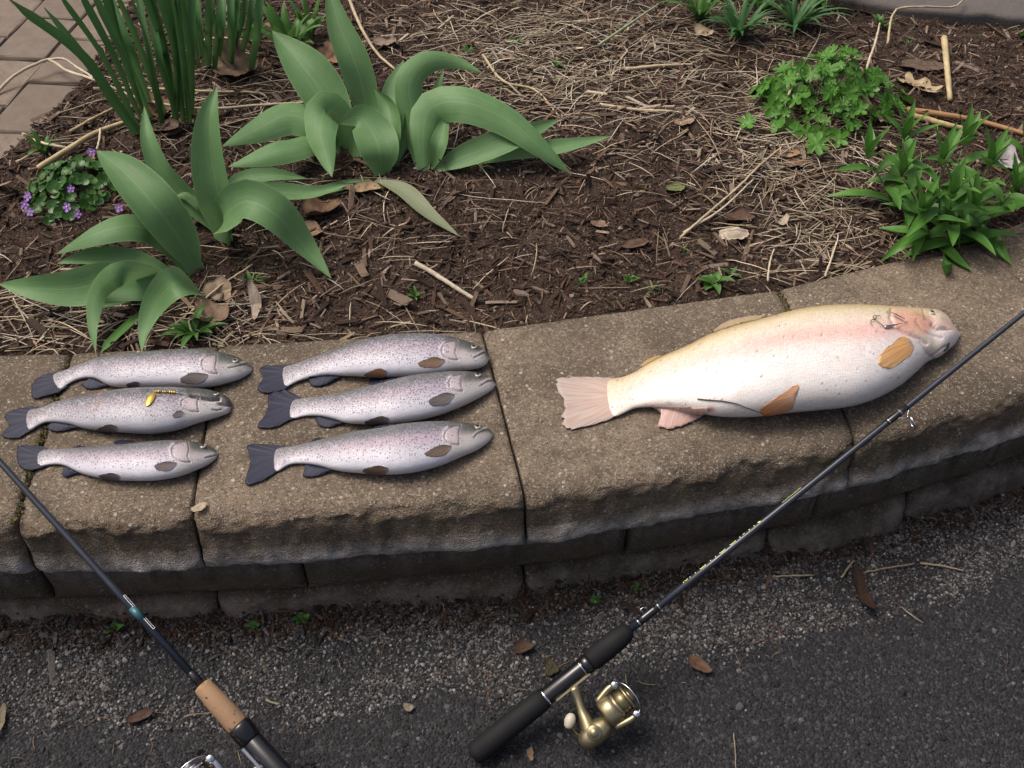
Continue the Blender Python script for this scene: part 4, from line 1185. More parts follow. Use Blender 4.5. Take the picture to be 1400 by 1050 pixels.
leaf(T1, [(276, 405, .0), (262, 392, .05), (238, 388, .07), (213, 415, .055), (199, 450, .03), (194, 482, .014)], 42, 'tulip', cup=-.25, hint=(-.3, -.75, .6))
leaf(T1, [(262, 398, .0), (220, 392, .02), (180, 392, .03), (150, 384, .03)], 26, 'tulip', cup=.2)
leaf(T1, [(215, 415, .0), (180, 440, .01), (150, 468, .012), (138, 482, .01)], 12, 'weed', prof=strap_prof)
leaf(T1, [(230, 400, .0), (195, 405, .015), (150, 416, .015), (130, 418, .01)], 9, 'weed', prof=strap_prof)
T2 = plant('tulip_plant', 312, 330, 'tulip plant with one tall pointed upright leaf in the middle of the left tulips', group='tulip plants')
leaf(T2, [(310, 328, .0), (300, 275, .07), (289, 212, .14), (288, 160, .19), (297, 117, .22)], 50, 'tulip', cup=.55, hint=(-.15, -.9, .35))
leaf(T2, [(300, 318, .0), (255, 268, .05), (222, 232, .09), (204, 190, .13), (197, 145, .16)], 30, 'tulip', cup=.45, hint=(.1, -.9, .3))
leaf(T2, [(318, 330, .0), (306, 300, .06), (335, 275, .095), (375, 292, .085), (415, 335, .045), (453, 381, .012)], 52, 'tulip', cup=-.3, hint=(.25, -.5, .8))
leaf(T2, [(312, 318, .0), (325, 275, .04), (370, 264, .055), (425, 264, .05), (478, 252, .045)], 27, 'tulip', cup=.35)
leaf(T2, [(306, 300, .0), (325, 252, .05), (370, 240, .06), (420, 244, .05)], 24, 'tulip', cup=.3)
leaf(T2, [(302, 318, .0), (280, 280, .04), (255, 266, .055), (236, 272, .05)], 24, 'tulip', cup=-.3)
T3 = plant('tulip_plant', 468, 205, 'tulip plant with a tall leaf leaning out of the top of the picture', group='tulip plants')
leaf(T3, [(466, 204, .0), (452, 150, .07), (420, 98, .12), (372, 42, .16)], 58, 'tulip', cup=.35, hint=(.3, -.7, .6))
leaf(T3, [(500, 190, .0), (500, 140, .07), (485, 85, .14), (464, 35, .19), (446, -30, .25)], 40, 'tulip', cup=.4, hint=(.1, -.9, .4))
leaf(T3, [(474, 204, .0), (466, 165, .07), (446, 148, .10), (438, 180, .085), (446, 215, .06), (454, 242, .04)], 44, 'tulip', cup=-.35, hint=(0, -.85, .5))
leaf(T3, [(464, 210, .0), (435, 196, .03), (395, 203, .05), (350, 216, .05), (312, 228, .035)], 38, 'tulip', cup=-.25)
leaf(T3, [(462, 204, .0), (435, 172, .05), (395, 158, .08), (345, 180, .07), (304, 200, .055)], 48, 'tulip', cup=-.3)
leaf(T3, [(480, 212, .0), (500, 190, .03), (505, 168, .05)], 34, 'tulip', cup=.3)
T4 = plant('tulip_plant', 522, 238, 'tulip plant with folded cone-shaped leaves beside the arching tulip', group='tulip plants')
leaf(T4, [(522, 240, .0), (519, 208, .045), (508, 178, .08), (490, 160, .095), (464, 169, .09)], 52, 'tulip', cup=.2, hint=(.25, -.8, .5))
leaf(T4, [(530, 232, .0), (534, 185, .05), (530, 145, .09), (512, 122, .11)], 36, 'tulip', cup=.6, hint=(-.2, -.9, .4))
leaf(T4, [(540, 225, .0), (540, 160, .05), (540, 118, .09), (552, 82, .11)], 36, 'tulip', cup=.4, hint=(-.3, -.8, .4))
leaf(T4, [(538, 228, .0), (545, 170, .05), (548, 140, .07), (562, 128, .085)], 30, 'tulip', cup=-.4, hint=(-.1, -.8, .5))
leaf(T4, [(514, 246, .005), (552, 262, .014), (585, 292, .012), (628, 323, .008)], 24, 'fadedleaf', cup=.3, hint=(.2, -.3, .9))
leaf(T4, [(505, 246, .004), (470, 254, .01), (435, 262, .012), (400, 270, .01)], 14, 'tulip', cup=.3)
T5 = plant('tulip_plant', 580, 232, 'tulip plant with long leaves arching right over the mulch', group='tulip plants')
leaf(T5, [(575, 232, .0), (566, 165, .07), (560, 110, .13), (585, 84, .15), (622, 84, .14), (660, 100, .125)], 36, 'tulip', cup=-.35, hint=(.2, -.7, .6))
leaf(T5, [(580, 234, .0), (578, 185, .05), (588, 148, .095), (632, 140, .115), (690, 162, .095), (738, 200, .055), (782, 239, .01)], 48, 'tulip', cup=-.3, hint=(.15, -.6, .8))
leaf(T5, [(592, 232, .0), (640, 212, .03), (700, 190, .055), (765, 163, .075)], 34, 'tulip', cup=.3, hint=(0, -.6, .7))
leaf(T5, [(620, 225, .0), (690, 210, .02), (760, 202, .03), (837, 186, .045)], 26, 'tulip', cup=.25)
leaf(T5, [(590, 230, .0), (600, 200, .04), (607, 172, .07), (614, 150, .09)], 22, 'tulip', cup=.4, hint=(-.2, -.8, .4))
leaf(T5, [(584, 232, .0), (592, 170, .06), (600, 120, .10), (607, 96, .115)], 24, 'tulip', cup=.5, hint=(-.3, -.8, .3))

def daffodil(label, leaves, px, py):
    r = plant('daffodil_plant', px, py, label, group='daffodil clumps')
    for bx, by, mx, my, tx, ty, w, hz in leaves:
        leaf(r, [(bx, by, .0), ((bx * .6 + mx * .4), (by * .6 + my * .4), hz * .30), (mx, my, hz * .62), (tx, ty, hz)], w, 'daffodil', strap_prof, cup=.35, hint=(random.uniform(-.5, .5), -.9, .3), twist=random.uniform(-.8, .8), nv=5)
    return r
rnd = random.Random(5)
lv = [(187, 184, 112, 74, 12, -2, 15, .30), (192, 176, 140, 72, 74, -20, 13, .33), (198, 172, 158, 78, 100, -30, 13, .34), (205, 172, 172, 80, 118, -30, 12, .34), (200, 165, 165, 60, 140, -40, 12, .35), (194, 180, 128, 90, 60, 10, 9, .25)]
for i in range(15):
    bx = rnd.uniform(205, 264); by = rnd.uniform(140, 172)
    tx = 130 + (bx - 200) * 1.9 + rnd.uniform(-26, 26)
    lv.append((bx, by, (bx + tx) / 2 + rnd.uniform(-4, 10), (by - 40) / 2 + rnd.uniform(-10, 14), tx, rnd.uniform(-60, -20), rnd.uniform(9, 14), rnd.uniform(.28, .36)))
daffodil('near clump of dark green daffodil leaves fanning over the brick path', lv, 225, 165)
lv = []
for i in range(17):
    bx = rnd.uniform(262, 345); by = rnd.uniform(62, 100)
    tx = bx + (bx - 310) * .5 + rnd.uniform(-22, 22)
    lv.append((bx, by, (bx + tx) / 2, by / 2 - 15 + rnd.uniform(-8, 8), tx, rnd.uniform(-90, -40), rnd.uniform(8, 12), rnd.uniform(.22, .30)))
daffodil('further clump of dark daffodil leaves at the top edge behind the crumpled brown leaf', lv, 305, 85)

# ---- plants made of many small leaves that share a few meshes
def lobed_mesh(name, lobes, depth_, mat, seed, cup=.25, n=48, rings=4, notch=.6):
    rs = np.random.default_rng(seed); V = [(0, 0, 0)]; UV = [(.5, .5)]
    for k in range(1, rings + 1):
        t = k / rings
        for i in range(n):
            a = i / n * 2 * math.pi
            env = 1 - notch * math.exp(-((a - math.pi if a > 0 else 0) / .28) ** 2) if notch else 1
            lob = 1 - depth_ * (1 - abs(math.cos(lobes * a / 2)) ** .6) * t ** 1.3 - .10 * abs(math.sin(a * lobes * 1.5)) * t ** 3
            r = t * lob * env * (1 + rs.normal(0, .012))
            z = cup * r * r - .10 * abs(math.cos(lobes * a / 2)) * r + .03 * math.sin(a * 3 + seed)
            V.append((r * math.cos(a), r * math.sin(a), z)); UV.append((.5 + .45 * r * math.cos(a * lobes) * .8, .5 + .45 * r * math.sin(a)))
    F = [(0, 1 + i, 1 + (i + 1) % n) for i in range(n)]
    for k in range(rings - 1):
        for i in range(n):
            a = 1 + k * n + i; b = 1 + k * n + (i + 1) % n
            F.append((a, a + n, b + n, b))
    me = mesh_np(name, V, F, True, None, UV); me.materials.append(M[mat]); return me
def place(root, me, pos, normal, size, name='leaf', spin=None):
    o = link(name, me, None, root)
    q = Vector(normal).to_track_quat('Z', 'Y').to_matrix() @ Matrix.Rotation(spin if spin is not None else random.uniform(0, 6.28), 3, 'Z')
    o.matrix_local = Matrix.Translation(Vector(pos) - root.location) @ q.to_4x4() @ Matrix.Diagonal((size, size, size, 1))
    return o
def stem(root, a, b, r=.0011, mat='stem', name='stem', n=6, sag=.0):
    a, b = Vector(a), Vector(b); m_ = (a + b) / 2 + Vector((0, 0, sag))
    V, F = tube([a, m_, b], [r, r * .9, r * .7], 6, n)
    return part(name, V, F, M[mat], root)
lob = [lobed_mesh('cranesbill_leaf', (5, 7, 5, 3)[s], (.68, .6, .72, .6)[s], 'cranesbill', s, cup=(.25, .1, .4, .3)[s]) for s in range(4)]
cb = plant('cranesbill_plant', 1128, 165, 'bright green mounded plant with lobed leaves near the far right of the bed')
c0 = cb.location.copy(); rs = random.Random(3)
cen = P(1128, 150, ZB + .03)
for i in range(190):
    a = rs.uniform(0, 6.28); u = rs.random() ** .55 * (1 + .18 * math.sin(a * 3 + 1) + .1 * math.sin(a * 7))
    rx, ry = .152, .112
    x = cen.x + rx * u * math.cos(a); y = cen.y + .01 + ry * u * math.sin(a)
    z = float(hb(x, y)) + .012 + .085 * max(0, 1 - u * u) * rs.uniform(.25, 1.2)
    nrm = (math.cos(a) * u * 1.0 + rs.gauss(0, .5), math.sin(a) * u * 1.0 - .3 + rs.gauss(0, .5), 1.0)
    place(cb, lob[i % 4], (x, y, z), nrm, rs.uniform(.010, .024))
for i in range(26):
    a = rs.uniform(0, 6.28); u = rs.uniform(.2, .9)
    x = cen.x + .15 * u * math.cos(a); y = cen.y + .11 * u * math.sin(a)
    stem(cb, (cen.x + .03 * math.cos(a), cen.y + .02 * math.sin(a), c0.z), (x, y, float(hb(x, y)) + .07 * (1 - u * u) + .01), sag=.01)
place(cb, lob[1], P(1117, 196, ZB + .055), (-.1, -.5, 1), .028); place(cb, lob[2], P(1022, 168, ZB + .05), (-.4, -.3, 1), .022); place(cb, lob[0], P(1208, 135, ZB + .06), (.4, -.2, 1), .022)

rnd_l = [lobed_mesh('violet_leaf', 1, .05, 'violet', s + 20, cup=.35, n=20, rings=3, notch=.45) for s in range(3)]
vi = plant('violet_plant', 98, 282, 'low dark green violet plant with small purple flowers beside the left tulips')
vc = P(103, 268, ZB + .02)
for i in range(150):
    a = rs.uniform(0, 6.28); u = rs.random() ** .55
    x = vc.x + .084 * u * math.cos(a); y = vc.y + .080 * u * math.sin(a)
    z = float(hb(x, y)) + .006 + .045 * (1 - u * u) * rs.uniform(.5, 1.05)
    place(vi, rnd_l[i % 3], (x, y, z), (math.cos(a) * u * .9 + rs.gauss(0, .35), math.sin(a) * u * .8 - .3 + rs.gauss(0, .35), 1), rs.uniform(.007, .0135))
def flower(root, pos, size, face=(0, -.7, .7)):
    V, F = [], []
    pet = []
    for k in range(5):
        a = k * 2 * math.pi / 5 + .3
        ln = 1.15 if k == 4 else 1.0
        pts = [np.array([0.0, 0, 0])] + [np.array([math.cos(a + s) * r * ln, math.sin(a + s) * r * ln, .15 * r * r]) for s, r in ((-.50, .6), (-.38, .95), (0, 1.08), (.38, .95), (.50, .6))]
        n0 = len(V); V += pts; F.append(tuple(range(n0, n0 + 6)))
    q = Vector(face).to_track_quat('Z', 'Y').to_matrix() @ Matrix.Rotation(random.uniform(0, 6), 3, 'Z')
    V = [Vector(pos) + q @ (Vector(v) * size) for v in V]
    o = part('flower', V, F, M['petal'], root, False)
    cv = ICO_V * size * .22 + np.array(Vector(pos) + q @ Vector((0, 0, size * .12)))
    part('flower_centre', cv, ICO_F, M['petal_c'], o, base=root.location)
for x, y, dz in [(38, 268, .05), (34, 280, .045), (41, 290, .04), (97, 258, .07), (92, 283, .065), (106, 293, .06), (163, 284, .05), (125, 208, .05)]:
    p = P(x, y, ZB + dz)
    flower(vi, p, .0072 * random.uniform(.8, 1.15), (random.gauss(0, .3), -.8, .6))
    stem(vi, (vc.x * .7 + p.x * .3, vc.y * .7 + p.y * .3, vc.z - .01), p - Vector((0, 0, .001)), .0006)

# ---- leafy upright plant on the right
phx = plant('leafy_perennial', 1288, 338, 'leafy dark green perennial with narrow pointed leaves hanging over the right caps')
def shoot(root, base, top, dz, nl, ln, wd, top_leaves=4, lean=.3, seed=0, mat='phlox', start=.22):
    r_ = random.Random(seed)
    b = on_bed(*base); t = P(*top, ZB + dz)
    mid = b.lerp(t, .5) + Vector((r_.gauss(0, .004), r_.gauss(0, .004), .01))
    ax = catmull(np.array([b, mid, t]), 30)
    V, F = tube(ax[::3], np.linspace(.0022, .0010, 10), 6)
    part('stem', V, F, M['stem'], root)
    yaw0 = r_.uniform(0, 3.14)
    for k in range(nl):
        f = start + (1 - start) * k / max(1, nl - 1)
        p = ax[min(29, int(f * 29))]
        for sgn in (0, 1):
            yaw = yaw0 + k * 1.55 + sgn * math.pi + r_.gauss(0, .25)
            up = -.15 + 1.0 * f ** 2 + r_.gauss(0, .15)
            L_ = ln * (1 - .35 * f) * r_.uniform(.8, 1.15)
            d = Vector((math.cos(yaw), math.sin(yaw), up)).normalized()
            q1 = Vector(p) + d * L_ * .35 + Vector((0, 0, .006)); q2 = Vector(p) + d * L_ * .7 + Vector((0, 0, .002)); q3 = Vector(p) + d * L_ + Vector((0, 0, -.012 * (1 - f)))
            for q in (q1, q2, q3):
                if q.y > yback(q.x): q.z = max(q.z, float(hb(q.x, q.y)) + .004)
                else: q.z = max(q.z, ZT + .004)
            V, F, UV = ribbon([p, q1, q2, q3], wd * (1 - .25 * f), lance_prof, hint=(0, 0, 1), cup=.35, nu=12, nv=5)
            part('leaf', V, F, M[mat], root, True, None, UV)
    for k in range(top_leaves):
        yaw = k * 6.28 / top_leaves + yaw0
        d = Vector((math.cos(yaw) * .38, math.sin(yaw) * .38, 1)).normalized(); p = Vector(ax[-1]); L_ = ln * .62
        V, F, UV = ribbon([p, p + d * L_ * .5, p + d * L_ + Vector((math.cos(yaw), math.sin(yaw), 0)) * .005], wd * .55, lance_prof, hint=(math.cos(yaw), math.sin(yaw), .2), cup=-.4, nu=8, nv=5)
        part('leaf', V, F, M[mat], root, True, None, UV)
for i, (b_, t_p, dz) in enumerate([((1225, 290), (1185, 215), .09), ((1240, 300), (1236, 190), .12), ((1262, 320), (1232, 240), .10), ((1285, 330), (1286, 222), .15), ((1300, 335), (1300, 270), .11), ((1320, 320), (1352, 225), .13), ((1300, 310), (1318, 196), .12),
                                  ((1335, 325), (1385, 262), .09), ((1275, 340), (1258, 290), .07), ((1345, 310), (1400, 215), .09), ((1310, 345), (1330, 285), .08)]):
    shoot(phx, b_, t_p, dz, 4, .104, .0275, 4, seed=i + 30)
# low leaves falling over the cap edge
leaf(phx, [(1288, 335, .03), (1290, 340, .05), (1294, 360, .035), (1298, 388, .018)], 24, 'phlox', lance_prof, cup=.3, hint=(0, -.7, .6), nu=14, nv=5)
leaf(phx, [(1275, 335, .03), (1255, 322, .055), (1225, 340, .035), (1203, 358, .012)], 23, 'phlox', lance_prof, cup=.3, hint=(-.2, -.6, .7), nu=14, nv=5)
leaf(phx, [(1300, 320, .05), (1325, 300, .07), (1350, 310, .05), (1366, 326, .03)], 18, 'phlox', lance_prof, cup=.3, hint=(.2, -.6, .7), nu=14, nv=5)

# ---- weeds
def weed(px, py, n, ln, wd, label, mat='weed', up=.35, ground='bed', group='small weeds', seed=0, name='weed', stems=0, cat='weed', prof=lance_prof):
    r_ = random.Random(seed + px)
    b = on_bed(px, py) if ground == 'bed' else Vector((*P(px, py, 0)[:2], 0))
    if ground != 'bed': b.z = zfoot(b.x, b.y)
    root = thing(name, b, label, cat, group)
    for k in range(n):
        yaw = k * 2.4 + r_.uniform(-.4, .4); u_ = up * r_.uniform(.4, 1.7); L_ = ln * r_.uniform(.6, 1.15)
        d = Vector((math.cos(yaw), math.sin(yaw), u_)).normalized()
        p0 = b + Vector((r_.gauss(0, .003), r_.gauss(0, .003), .001))
        q = [p0, p0 + d * L_ * .4 + Vector((0, 0, .15 * L_)), p0 + d * L_ * .75 + Vector((0, 0, .12 * L_)), p0 + d * L_]
        if ground == 'bed':
            for w_ in q[1:]:
                w_.z = max(w_.z, (float(hb(w_.x, w_.y)) if w_.y > yback(w_.x) else ZT) + .003)
        V, F, UV = ribbon(q, wd * r_.uniform(.8, 1.15), prof, hint=(0, 0, 1) if u_ < 1 else (math.cos(yaw), math.sin(yaw), .2), cup=.3, nu=9, nv=5)
        part('leaf', V, F, M[mat], root, True, None, UV)
    return root
weed(268, 458, 13, .052, .013, 'rosette weed with dark green leaves between drooping tulip leaves and the left trout')
weed(975, 390, 8, .035, .018, 'broad-leaved small weed at the back edge of the cap above the golden trout', seed=4)
weed(1000, 378, 6, .022, .007, 'wispy little weed just right of the broad-leaved weed above the golden trout', up=.8)
weed(862, 386, 6, .020, .008, 'tiny pale green seedling behind the middle caps', up=.9)
weed(795, 388, 5, .018, .007, 'tiny seedling on bare mulch left of the other pale seedling', up=.9)
weed(892, 398, 5, .013, .006, 'tiny two-leaved sprout at the cap edge near the golden trout tail', up=.8)
weed(568, 408, 8, .022, .006, 'small green sprout on the mulch above the right trout group', up=.9)
weed(345, 388, 9, .024, .006, 'small green sprout between dry leaves right of the left tulip', up=.7)
weed(935, 345, 5, .014, .004, 'tiny grassy sprout on the mulch left of the pale curled scrap', up=1.2)
weed(330, 300, 6, .05, .004, 'thin grass blades at the foot of the tall pointed tulip leaf', up=2.2, prof=strap_prof)
weed(62, 212, 9, .050, .013, 'leafy weed growing at the left edge beside the brick path', up=1.1, seed=2)
weed(22, 208, 6, .034, .012, 'smaller weed at the far left edge of the bed', up=.8, seed=3)
weed(395, 72, 14, .105, .026, 'leafy green weed behind the top left tulip leaf', up=1.0, seed=8)
weed(425, 52, 12, .10, .014, 'slender upright weed at the top edge beside the tall tulip leaf', up=1.8, seed=18)
weed(350, 66, 9, .065, .012, 'narrow-leaved weed at the top edge behind the crumpled brown leaf', up=1.3, seed=28)
weed(385, 152, 7, .02, .006, 'feathery sprout between daffodil and tulip leaves', up=.8, seed=38)
for i, (x, y, l_) in enumerate([(955, 28, 'grassy weed at the top edge above the straw'), (1008, 52, 'grassy weed with a pale stalk in front of the top edge'), (1040, 18, 'grassy weed at the top edge right of the straw'), (1085, 40, 'low grassy weed between the top edge and the lobed green mound'),
                                (1120, 12, 'tall grassy weed at the top edge left of the grey stone')]):
    weed(x, y, 26, .120, .012, l_, up=.7, seed=50 + i, group='grassy weeds at the far side', name='grass_tuft', mat='daffodil' if i % 2 else 'weed')
weed(1205, 38, 8, .035, .013, 'small broad-leaved weed in front of the flat grey stone', up=.9, seed=60)
weed(1240, 62, 5, .014, .005, 'tiny sprout on bare soil in front of the grey stone', up=1, seed=61)
weed(1395, 52, 6, .03, .010, 'little weed by the grey stone at the right edge', up=.8, seed=62)
for i, (x, y, n_, l_) in enumerate([(640, 72, 10, 'low patch of ground weed among straw left of centre top'), (760, 92, 12, 'low patch of ground weed in the thick straw at centre top'), (705, 60, 10, 'low patch of ground weed behind the straw near the top'), (1135, 108, 8, 'sprig of weed behind the lobed green mound')]):
    weed(x, y, n_, .020, .005, l_, up=.5, seed=70 + i)
for i, (x, y, n_, s_, l_) in enumerate([(415, 853, 8, .014, 'three-leaved green weed at the wall foot below the left groups'), (445, 832, 6, .010, 'tiny weed against the base blocks right of the three-leaved weed'), (350, 858, 6, .011, 'flat little weed in the gravel left of the three-leaved weed'),
                                       (165, 864, 9, .014, 'dark green weed at the wall foot beside the left fishing rod'), (815, 826, 6, .010, 'tiny weed in the gravel left of the right fishing rod'), (871, 806, 5, .009, 'tiny weed at the wall foot nearest the right fishing rod')]):
    weed(x, y, n_, s_, .011, l_, up=.6, seed=80 + i, ground='drive', group='weeds along the wall foot')

# ================================================================== fishing rods
M['blank'] = simple('rod_blank', (.020, .024, .036), .28, 0, .6)
M['foam'] = simple('foam_grip', (.006, .006, .007), .75, 0, .3, (500, .5, .0008))
M['gloss'] = simple('black_gloss', (.010, .010, .012), .22, 0, .6)
M['gold'] = simple('champagne_metal', (.36, .31, .185), .36, .85)
M['golddark'] = simple('dark_champagne_metal', (.20, .17, .09), .35, .8)
M['silver'] = simple('silver_metal', (.55, .55, .56), .25, .95)
M['chrome'] = simple('bright_metal', (.78, .78, .80), .12, 1.0)
M['brass'] = simple('brass_lure', (.80, .54, .12), .30, .9, .5, (900, .5, .0006))
M['cream'] = simple('cream_plastic', (.50, .46, .36), .45)
M['yellow'] = simple('yellow_print', (.72, .80, .22), .5)
M['white'] = simple('white_print', (.78, .78, .76), .5)
M['teal'] = simple('teal_print', (.03, .13, .15), .35)
def cork_mat():
    m = Mat('cork'); v = m.coord()
    c = m.mix(m.noise(v, 60, 4, .6), (.33, .205, .115), (.24, .14, .075))
    vo = m.n('ShaderNodeTexVoronoi', {'Vector': v, 'Scale': 190.0})
    r = m.n('ShaderNodeSeparateColor', {'Color': vo.outputs['Color']}).outputs[0]
    pit = m.math('MULTIPLY', m.ramp(r, [(.86, 0.0), (.9, 1.0)]), m.ramp(vo.outputs['Distance'], [(.25, 1.0), (.42, 0.0)]))
    c = m.mix(pit, c, (.07, .04, .025))
    m.set(Base_Color=c, Roughness=.75, Normal=m.bump(m.math('SUBTRACT', m.noise(v, 300, 3), pit), .6, .001))
    return m.m
M['cork'] = cork_mat()

class Rod:
    def __init__(self, butt, contact, label):
        self.o = Vector(butt); self.d = (Vector(contact) - self.o).normalized()
        self.v = self.d.cross(Vector((0, 0, 1))).normalized(); self.w = self.v.cross(self.d).normalized()
        if self.w.z < 0: self.w = -self.w
        self.root = thing('fishing_rod', self.o, label, 'fishing rod')
    def t(self, px=None, py=None):
        lo, hi = -.3, 3.0
        f = (lambda q: proj(q)[1] - py) if py is not None else (lambda q: proj(q)[0] - px)
        s0 = f(np.array(self.o + self.d * lo))
        for _ in range(50):
            m_ = (lo + hi) / 2
            if (f(np.array(self.o + self.d * m_)) > 0) == (s0 > 0): lo = m_
            else: hi = m_
        return lo
    def p(self, t): return self.o + self.d * t
    def turned(self, name, prof, mat, sides=28, parent=None):
        V, F = lathe(self.o, self.d, prof, sides)
        return part(name, V, F, mat, parent or self.root, base=self.root.location)
def reel(rod, tc, v, body_mat, dark_mat, knob_mat, k=1.0):
    """spinning reel below the reel seat: foot, stem, body, rotor, spool, bail, handle, knob"""
    d = rod.d; v = v.normalized(); v = (v - d * v.dot(d)).normalized(); w = d.cross(v).normalized()
    if w.z < 0: w = -w
    o = rod.p(tc)
    def L(u, a, b=0.0): return o + (d * u + v * a + w * b) * k
    b = part('reel', *join([box_vf(L(0, .0125), d * .030 * k, v * .002 * k, w * .006 * k)]), body_mat, rod.root, False)
    ch = lambda nm, vf, m_, s=True: part(nm, *vf, m_, b, s, base=rod.root.location)
    # stem: flattened curved arm
    pts = [L(.000, .014), L(-.004, .028), L(-.010, .044), L(-.014, .060), L(-.018, .074)]
    V, F = tube(pts, [.0085 * k, .0060 * k, .0065 * k, .010 * k, .013 * k], 14, 16)
    ch('stem', (V, F), body_mat)
    # gear housing
    V, F = lathe(L(-.040, .080), d, [(0, .002), (.001 * k, .006 * k), (.004 * k, .010 * k), (.012 * k, .0145 * k), (.024 * k, .0165 * k), (.036 * k, .0160 * k), (.044 * k, .0130 * k), (.050 * k, .010 * k)], 24)
    ch('gear_housing', (V, F), body_mat)
    V, F = lathe(L(-.014, .078, .010), w, [(0, .0105 * k), (.007 * k, .0105 * k), (.0082 * k, .0095 * k), (.0084 * k, .006 * k), (.0098 * k, .0055 * k), (.010 * k, .0)], 24)
    ch('side_cap', (V, F), body_mat)
    # rotor cup and spool
    V, F = lathe(L(.010, .070), d, [(0, .006 * k), (.001 * k, .0195 * k), (.004 * k, .0215 * k), (.014 * k, .0220 * k), (.020 * k, .0215 * k), (.021 * k, .0195 * k), (.021 * k, .012 * k)], 32)
    ch('rotor', (V, F), body_mat)
    V, F = lathe(L(.030, .070), d, [(0, .0185 * k), (.006 * k, .0185 * k), (.0062 * k, .0150 * k), (.020 * k, .0150 * k), (.0202 * k, .0188 * k), (.022 * k, .0192 * k), (.0235 * k, .0180 * k), (.024 * k, .0125 * k)], 36)
    ch('spool', (V, F), M['chrome'] if body_mat is M['silver'] else M['gold'])
    V, F = lathe(L(.030, .070), d, [(.0064 * k, .0152 * k), (.008 * k, .0168 * k), (.018 * k, .0168 * k), (.0198 * k, .0152 * k)], 30)
    ch('wound_line', (V, F), dark_mat)
    V, F = lathe(L(.054, .070), d, [(0, .011 * k), (.003 * k, .0110 * k), (.0032 * k, .0085 * k), (.008 * k, .0075 * k), (.0085 * k, .0060 * k), (.0086 * k, 0)], 20)
    ch('drag_knob', (V, F), body_mat)
    # rotor arms with roller and bail wire
    for sg in (-1, 1):
        a0 = L(.014, .070 + sg * .0205, .004); a1 = L(.038, .070 + sg * .0255, .006); a2 = L(.052, .070 + sg * .0245, .007)
        V, F = tube([a0, a1, a2], [.0052 * k, .0046 * k, .0030 * k], 10, 9); ch('rotor_arm', (V, F), body_mat)
        V, F = lathe(L(.048, .070 + sg * .0245, .005), w, [(0, .0055 * k), (.005 * k, .0058 * k), (.007 * k, .0045 * k), (.008 * k, .002 * k)], 16); ch('roller', (V, F), M['chrome'])
    bw = [L(.050 + .012 * math.sin(a), .070 + .0255 * math.cos(a), .008 + .018 * math.sin(a)) for a in np.linspace(0, math.pi, 12)]
    V, F = tube(bw, .0009 * k, 8, 30); ch('bail_wire', (V, F), M['chrome'])
    # folded handle with knob
    V, F = tube([L(-.016, .080, -.006), L(-.030, .078, -.012), L(-.036, .060, -.010), L(-.028, .042, -.002)], [.0035 * k, .0030 * k, .0028 * k, .0024 * k], 8, 14); ch('handle_arm', (V, F), M['golddark'] if body_mat is M['gold'] else body_mat)
    V, F = lathe(L(-.032, .046, .002), -v * .55 + d * .8, [(-.011 * k, .0), (-.0105 * k, .003 * k), (-.008 * k, .0062 * k), (0, .0082 * k), (.006 * k, .0070 * k), (.010 * k, .004 * k), (.011 * k, 0)], 18); ch('handle_knob', (V, F), knob_mat)
    return b
def strokes(rod, segs, mat, r, name, edge, half=.00045):
    """print on the blank: segs [(t0, a0, t1, a1)] with a = angle round the blank from the direction `edge`"""
    e = (edge - rod.d * edge.dot(rod.d)).normalized(); g = rod.d.cross(e)
    parts = []
    for t0, a0, t1, a1 in segs:
        n = 5; Vv, Ff = [], []
        for i in range(n):
            f = i / (n - 1); t = t0 + (t1 - t0) * f; a = a0 + (a1 - a0) * f
            tv = Vector(((t1 - t0), (a1 - a0) * r)); tv.normalize()
            for sgn in (-1, 1):
                tt = t - sgn * tv.y * half; aa = a + sgn * tv.x * half / r
                for rr in (r * .98, r + .00025):
                    Vv.append(rod.p(tt) + (e * math.cos(aa) + g * math.sin(aa)) * rr)
        for i in range(n - 1):
            b = i * 4
            Ff += [(b + 1, b + 3, b + 7, b + 5), (b, b + 1, b + 5, b + 4), (b + 2, b + 6, b + 7, b + 3)]
        parts.append((np.array([tuple(q) for q in Vv]), Ff))
    V, F = join(parts)
    return part(name, V, F, mat, rod.root, False)

# ---- right rod: foam grips, champagne reel
rr = Rod(P(650, 1030, .0165), P(1178, 606, ZT + .0062), 'black fishing rod with foam grips and a champagne reel resting against the right caps')
tA, tB, tC, tD, tE = rr.t(745), rr.t(751), rr.t(800), rr.t(806), rr.t(862)
rr.turned('rear_grip', [(-.006, 0), (-.0058, .008), (-.003, .0135), (.004, .0155), (.03, .0160), (tA - .01, .0150), (tA - .001, .0142), (tA, .012)], M['foam'])
rr.turned('trim_ring', [(tA, .0138), (tA + .003, .0138)], M['chrome'], 28)
rr.turned('reel_seat', [(tA + .002, .0118), (tA + .004, .0124), (tC, .0118), (tC + .001, .0118)], M['gloss'])
rr.turned('seat_hood', [(tC - .004, .0128), (tC + .002, .0135), (tD - .002, .0135), (tD, .0125)], M['gloss'])
rr.turned('trim_ring', [(tC - .006, .0131), (tC - .0045, .0131)], M['chrome'], 28)
rr.turned('fore_grip', [(tD, .0125), (tD + .003, .0148), (tD + .02, .0156), (tE - .022, .0150), (tE - .008, .0128), (tE - .002, .0098), (tE, .0065)], M['foam'])
tend = rr.t(1400) + .55
rr.turned('rod_blank', [(tE - .005, .0054), (rr.t(1000), .0049), (rr.t(1200), .0043), (rr.t(1400), .0036), (tend, .0020)], M['blank'], 16)
for a in (872, 899):
    rr.turned('trim_wrap', [(rr.t(a), .0058), (rr.t(a) + .0022, .0058)], M['silver'], 20)
rr.turned('winding', [(rr.t(874), .0055), (rr.t(880), .0060), (rr.t(894), .0059), (rr.t(898), .0054)], M['gloss'], 16)
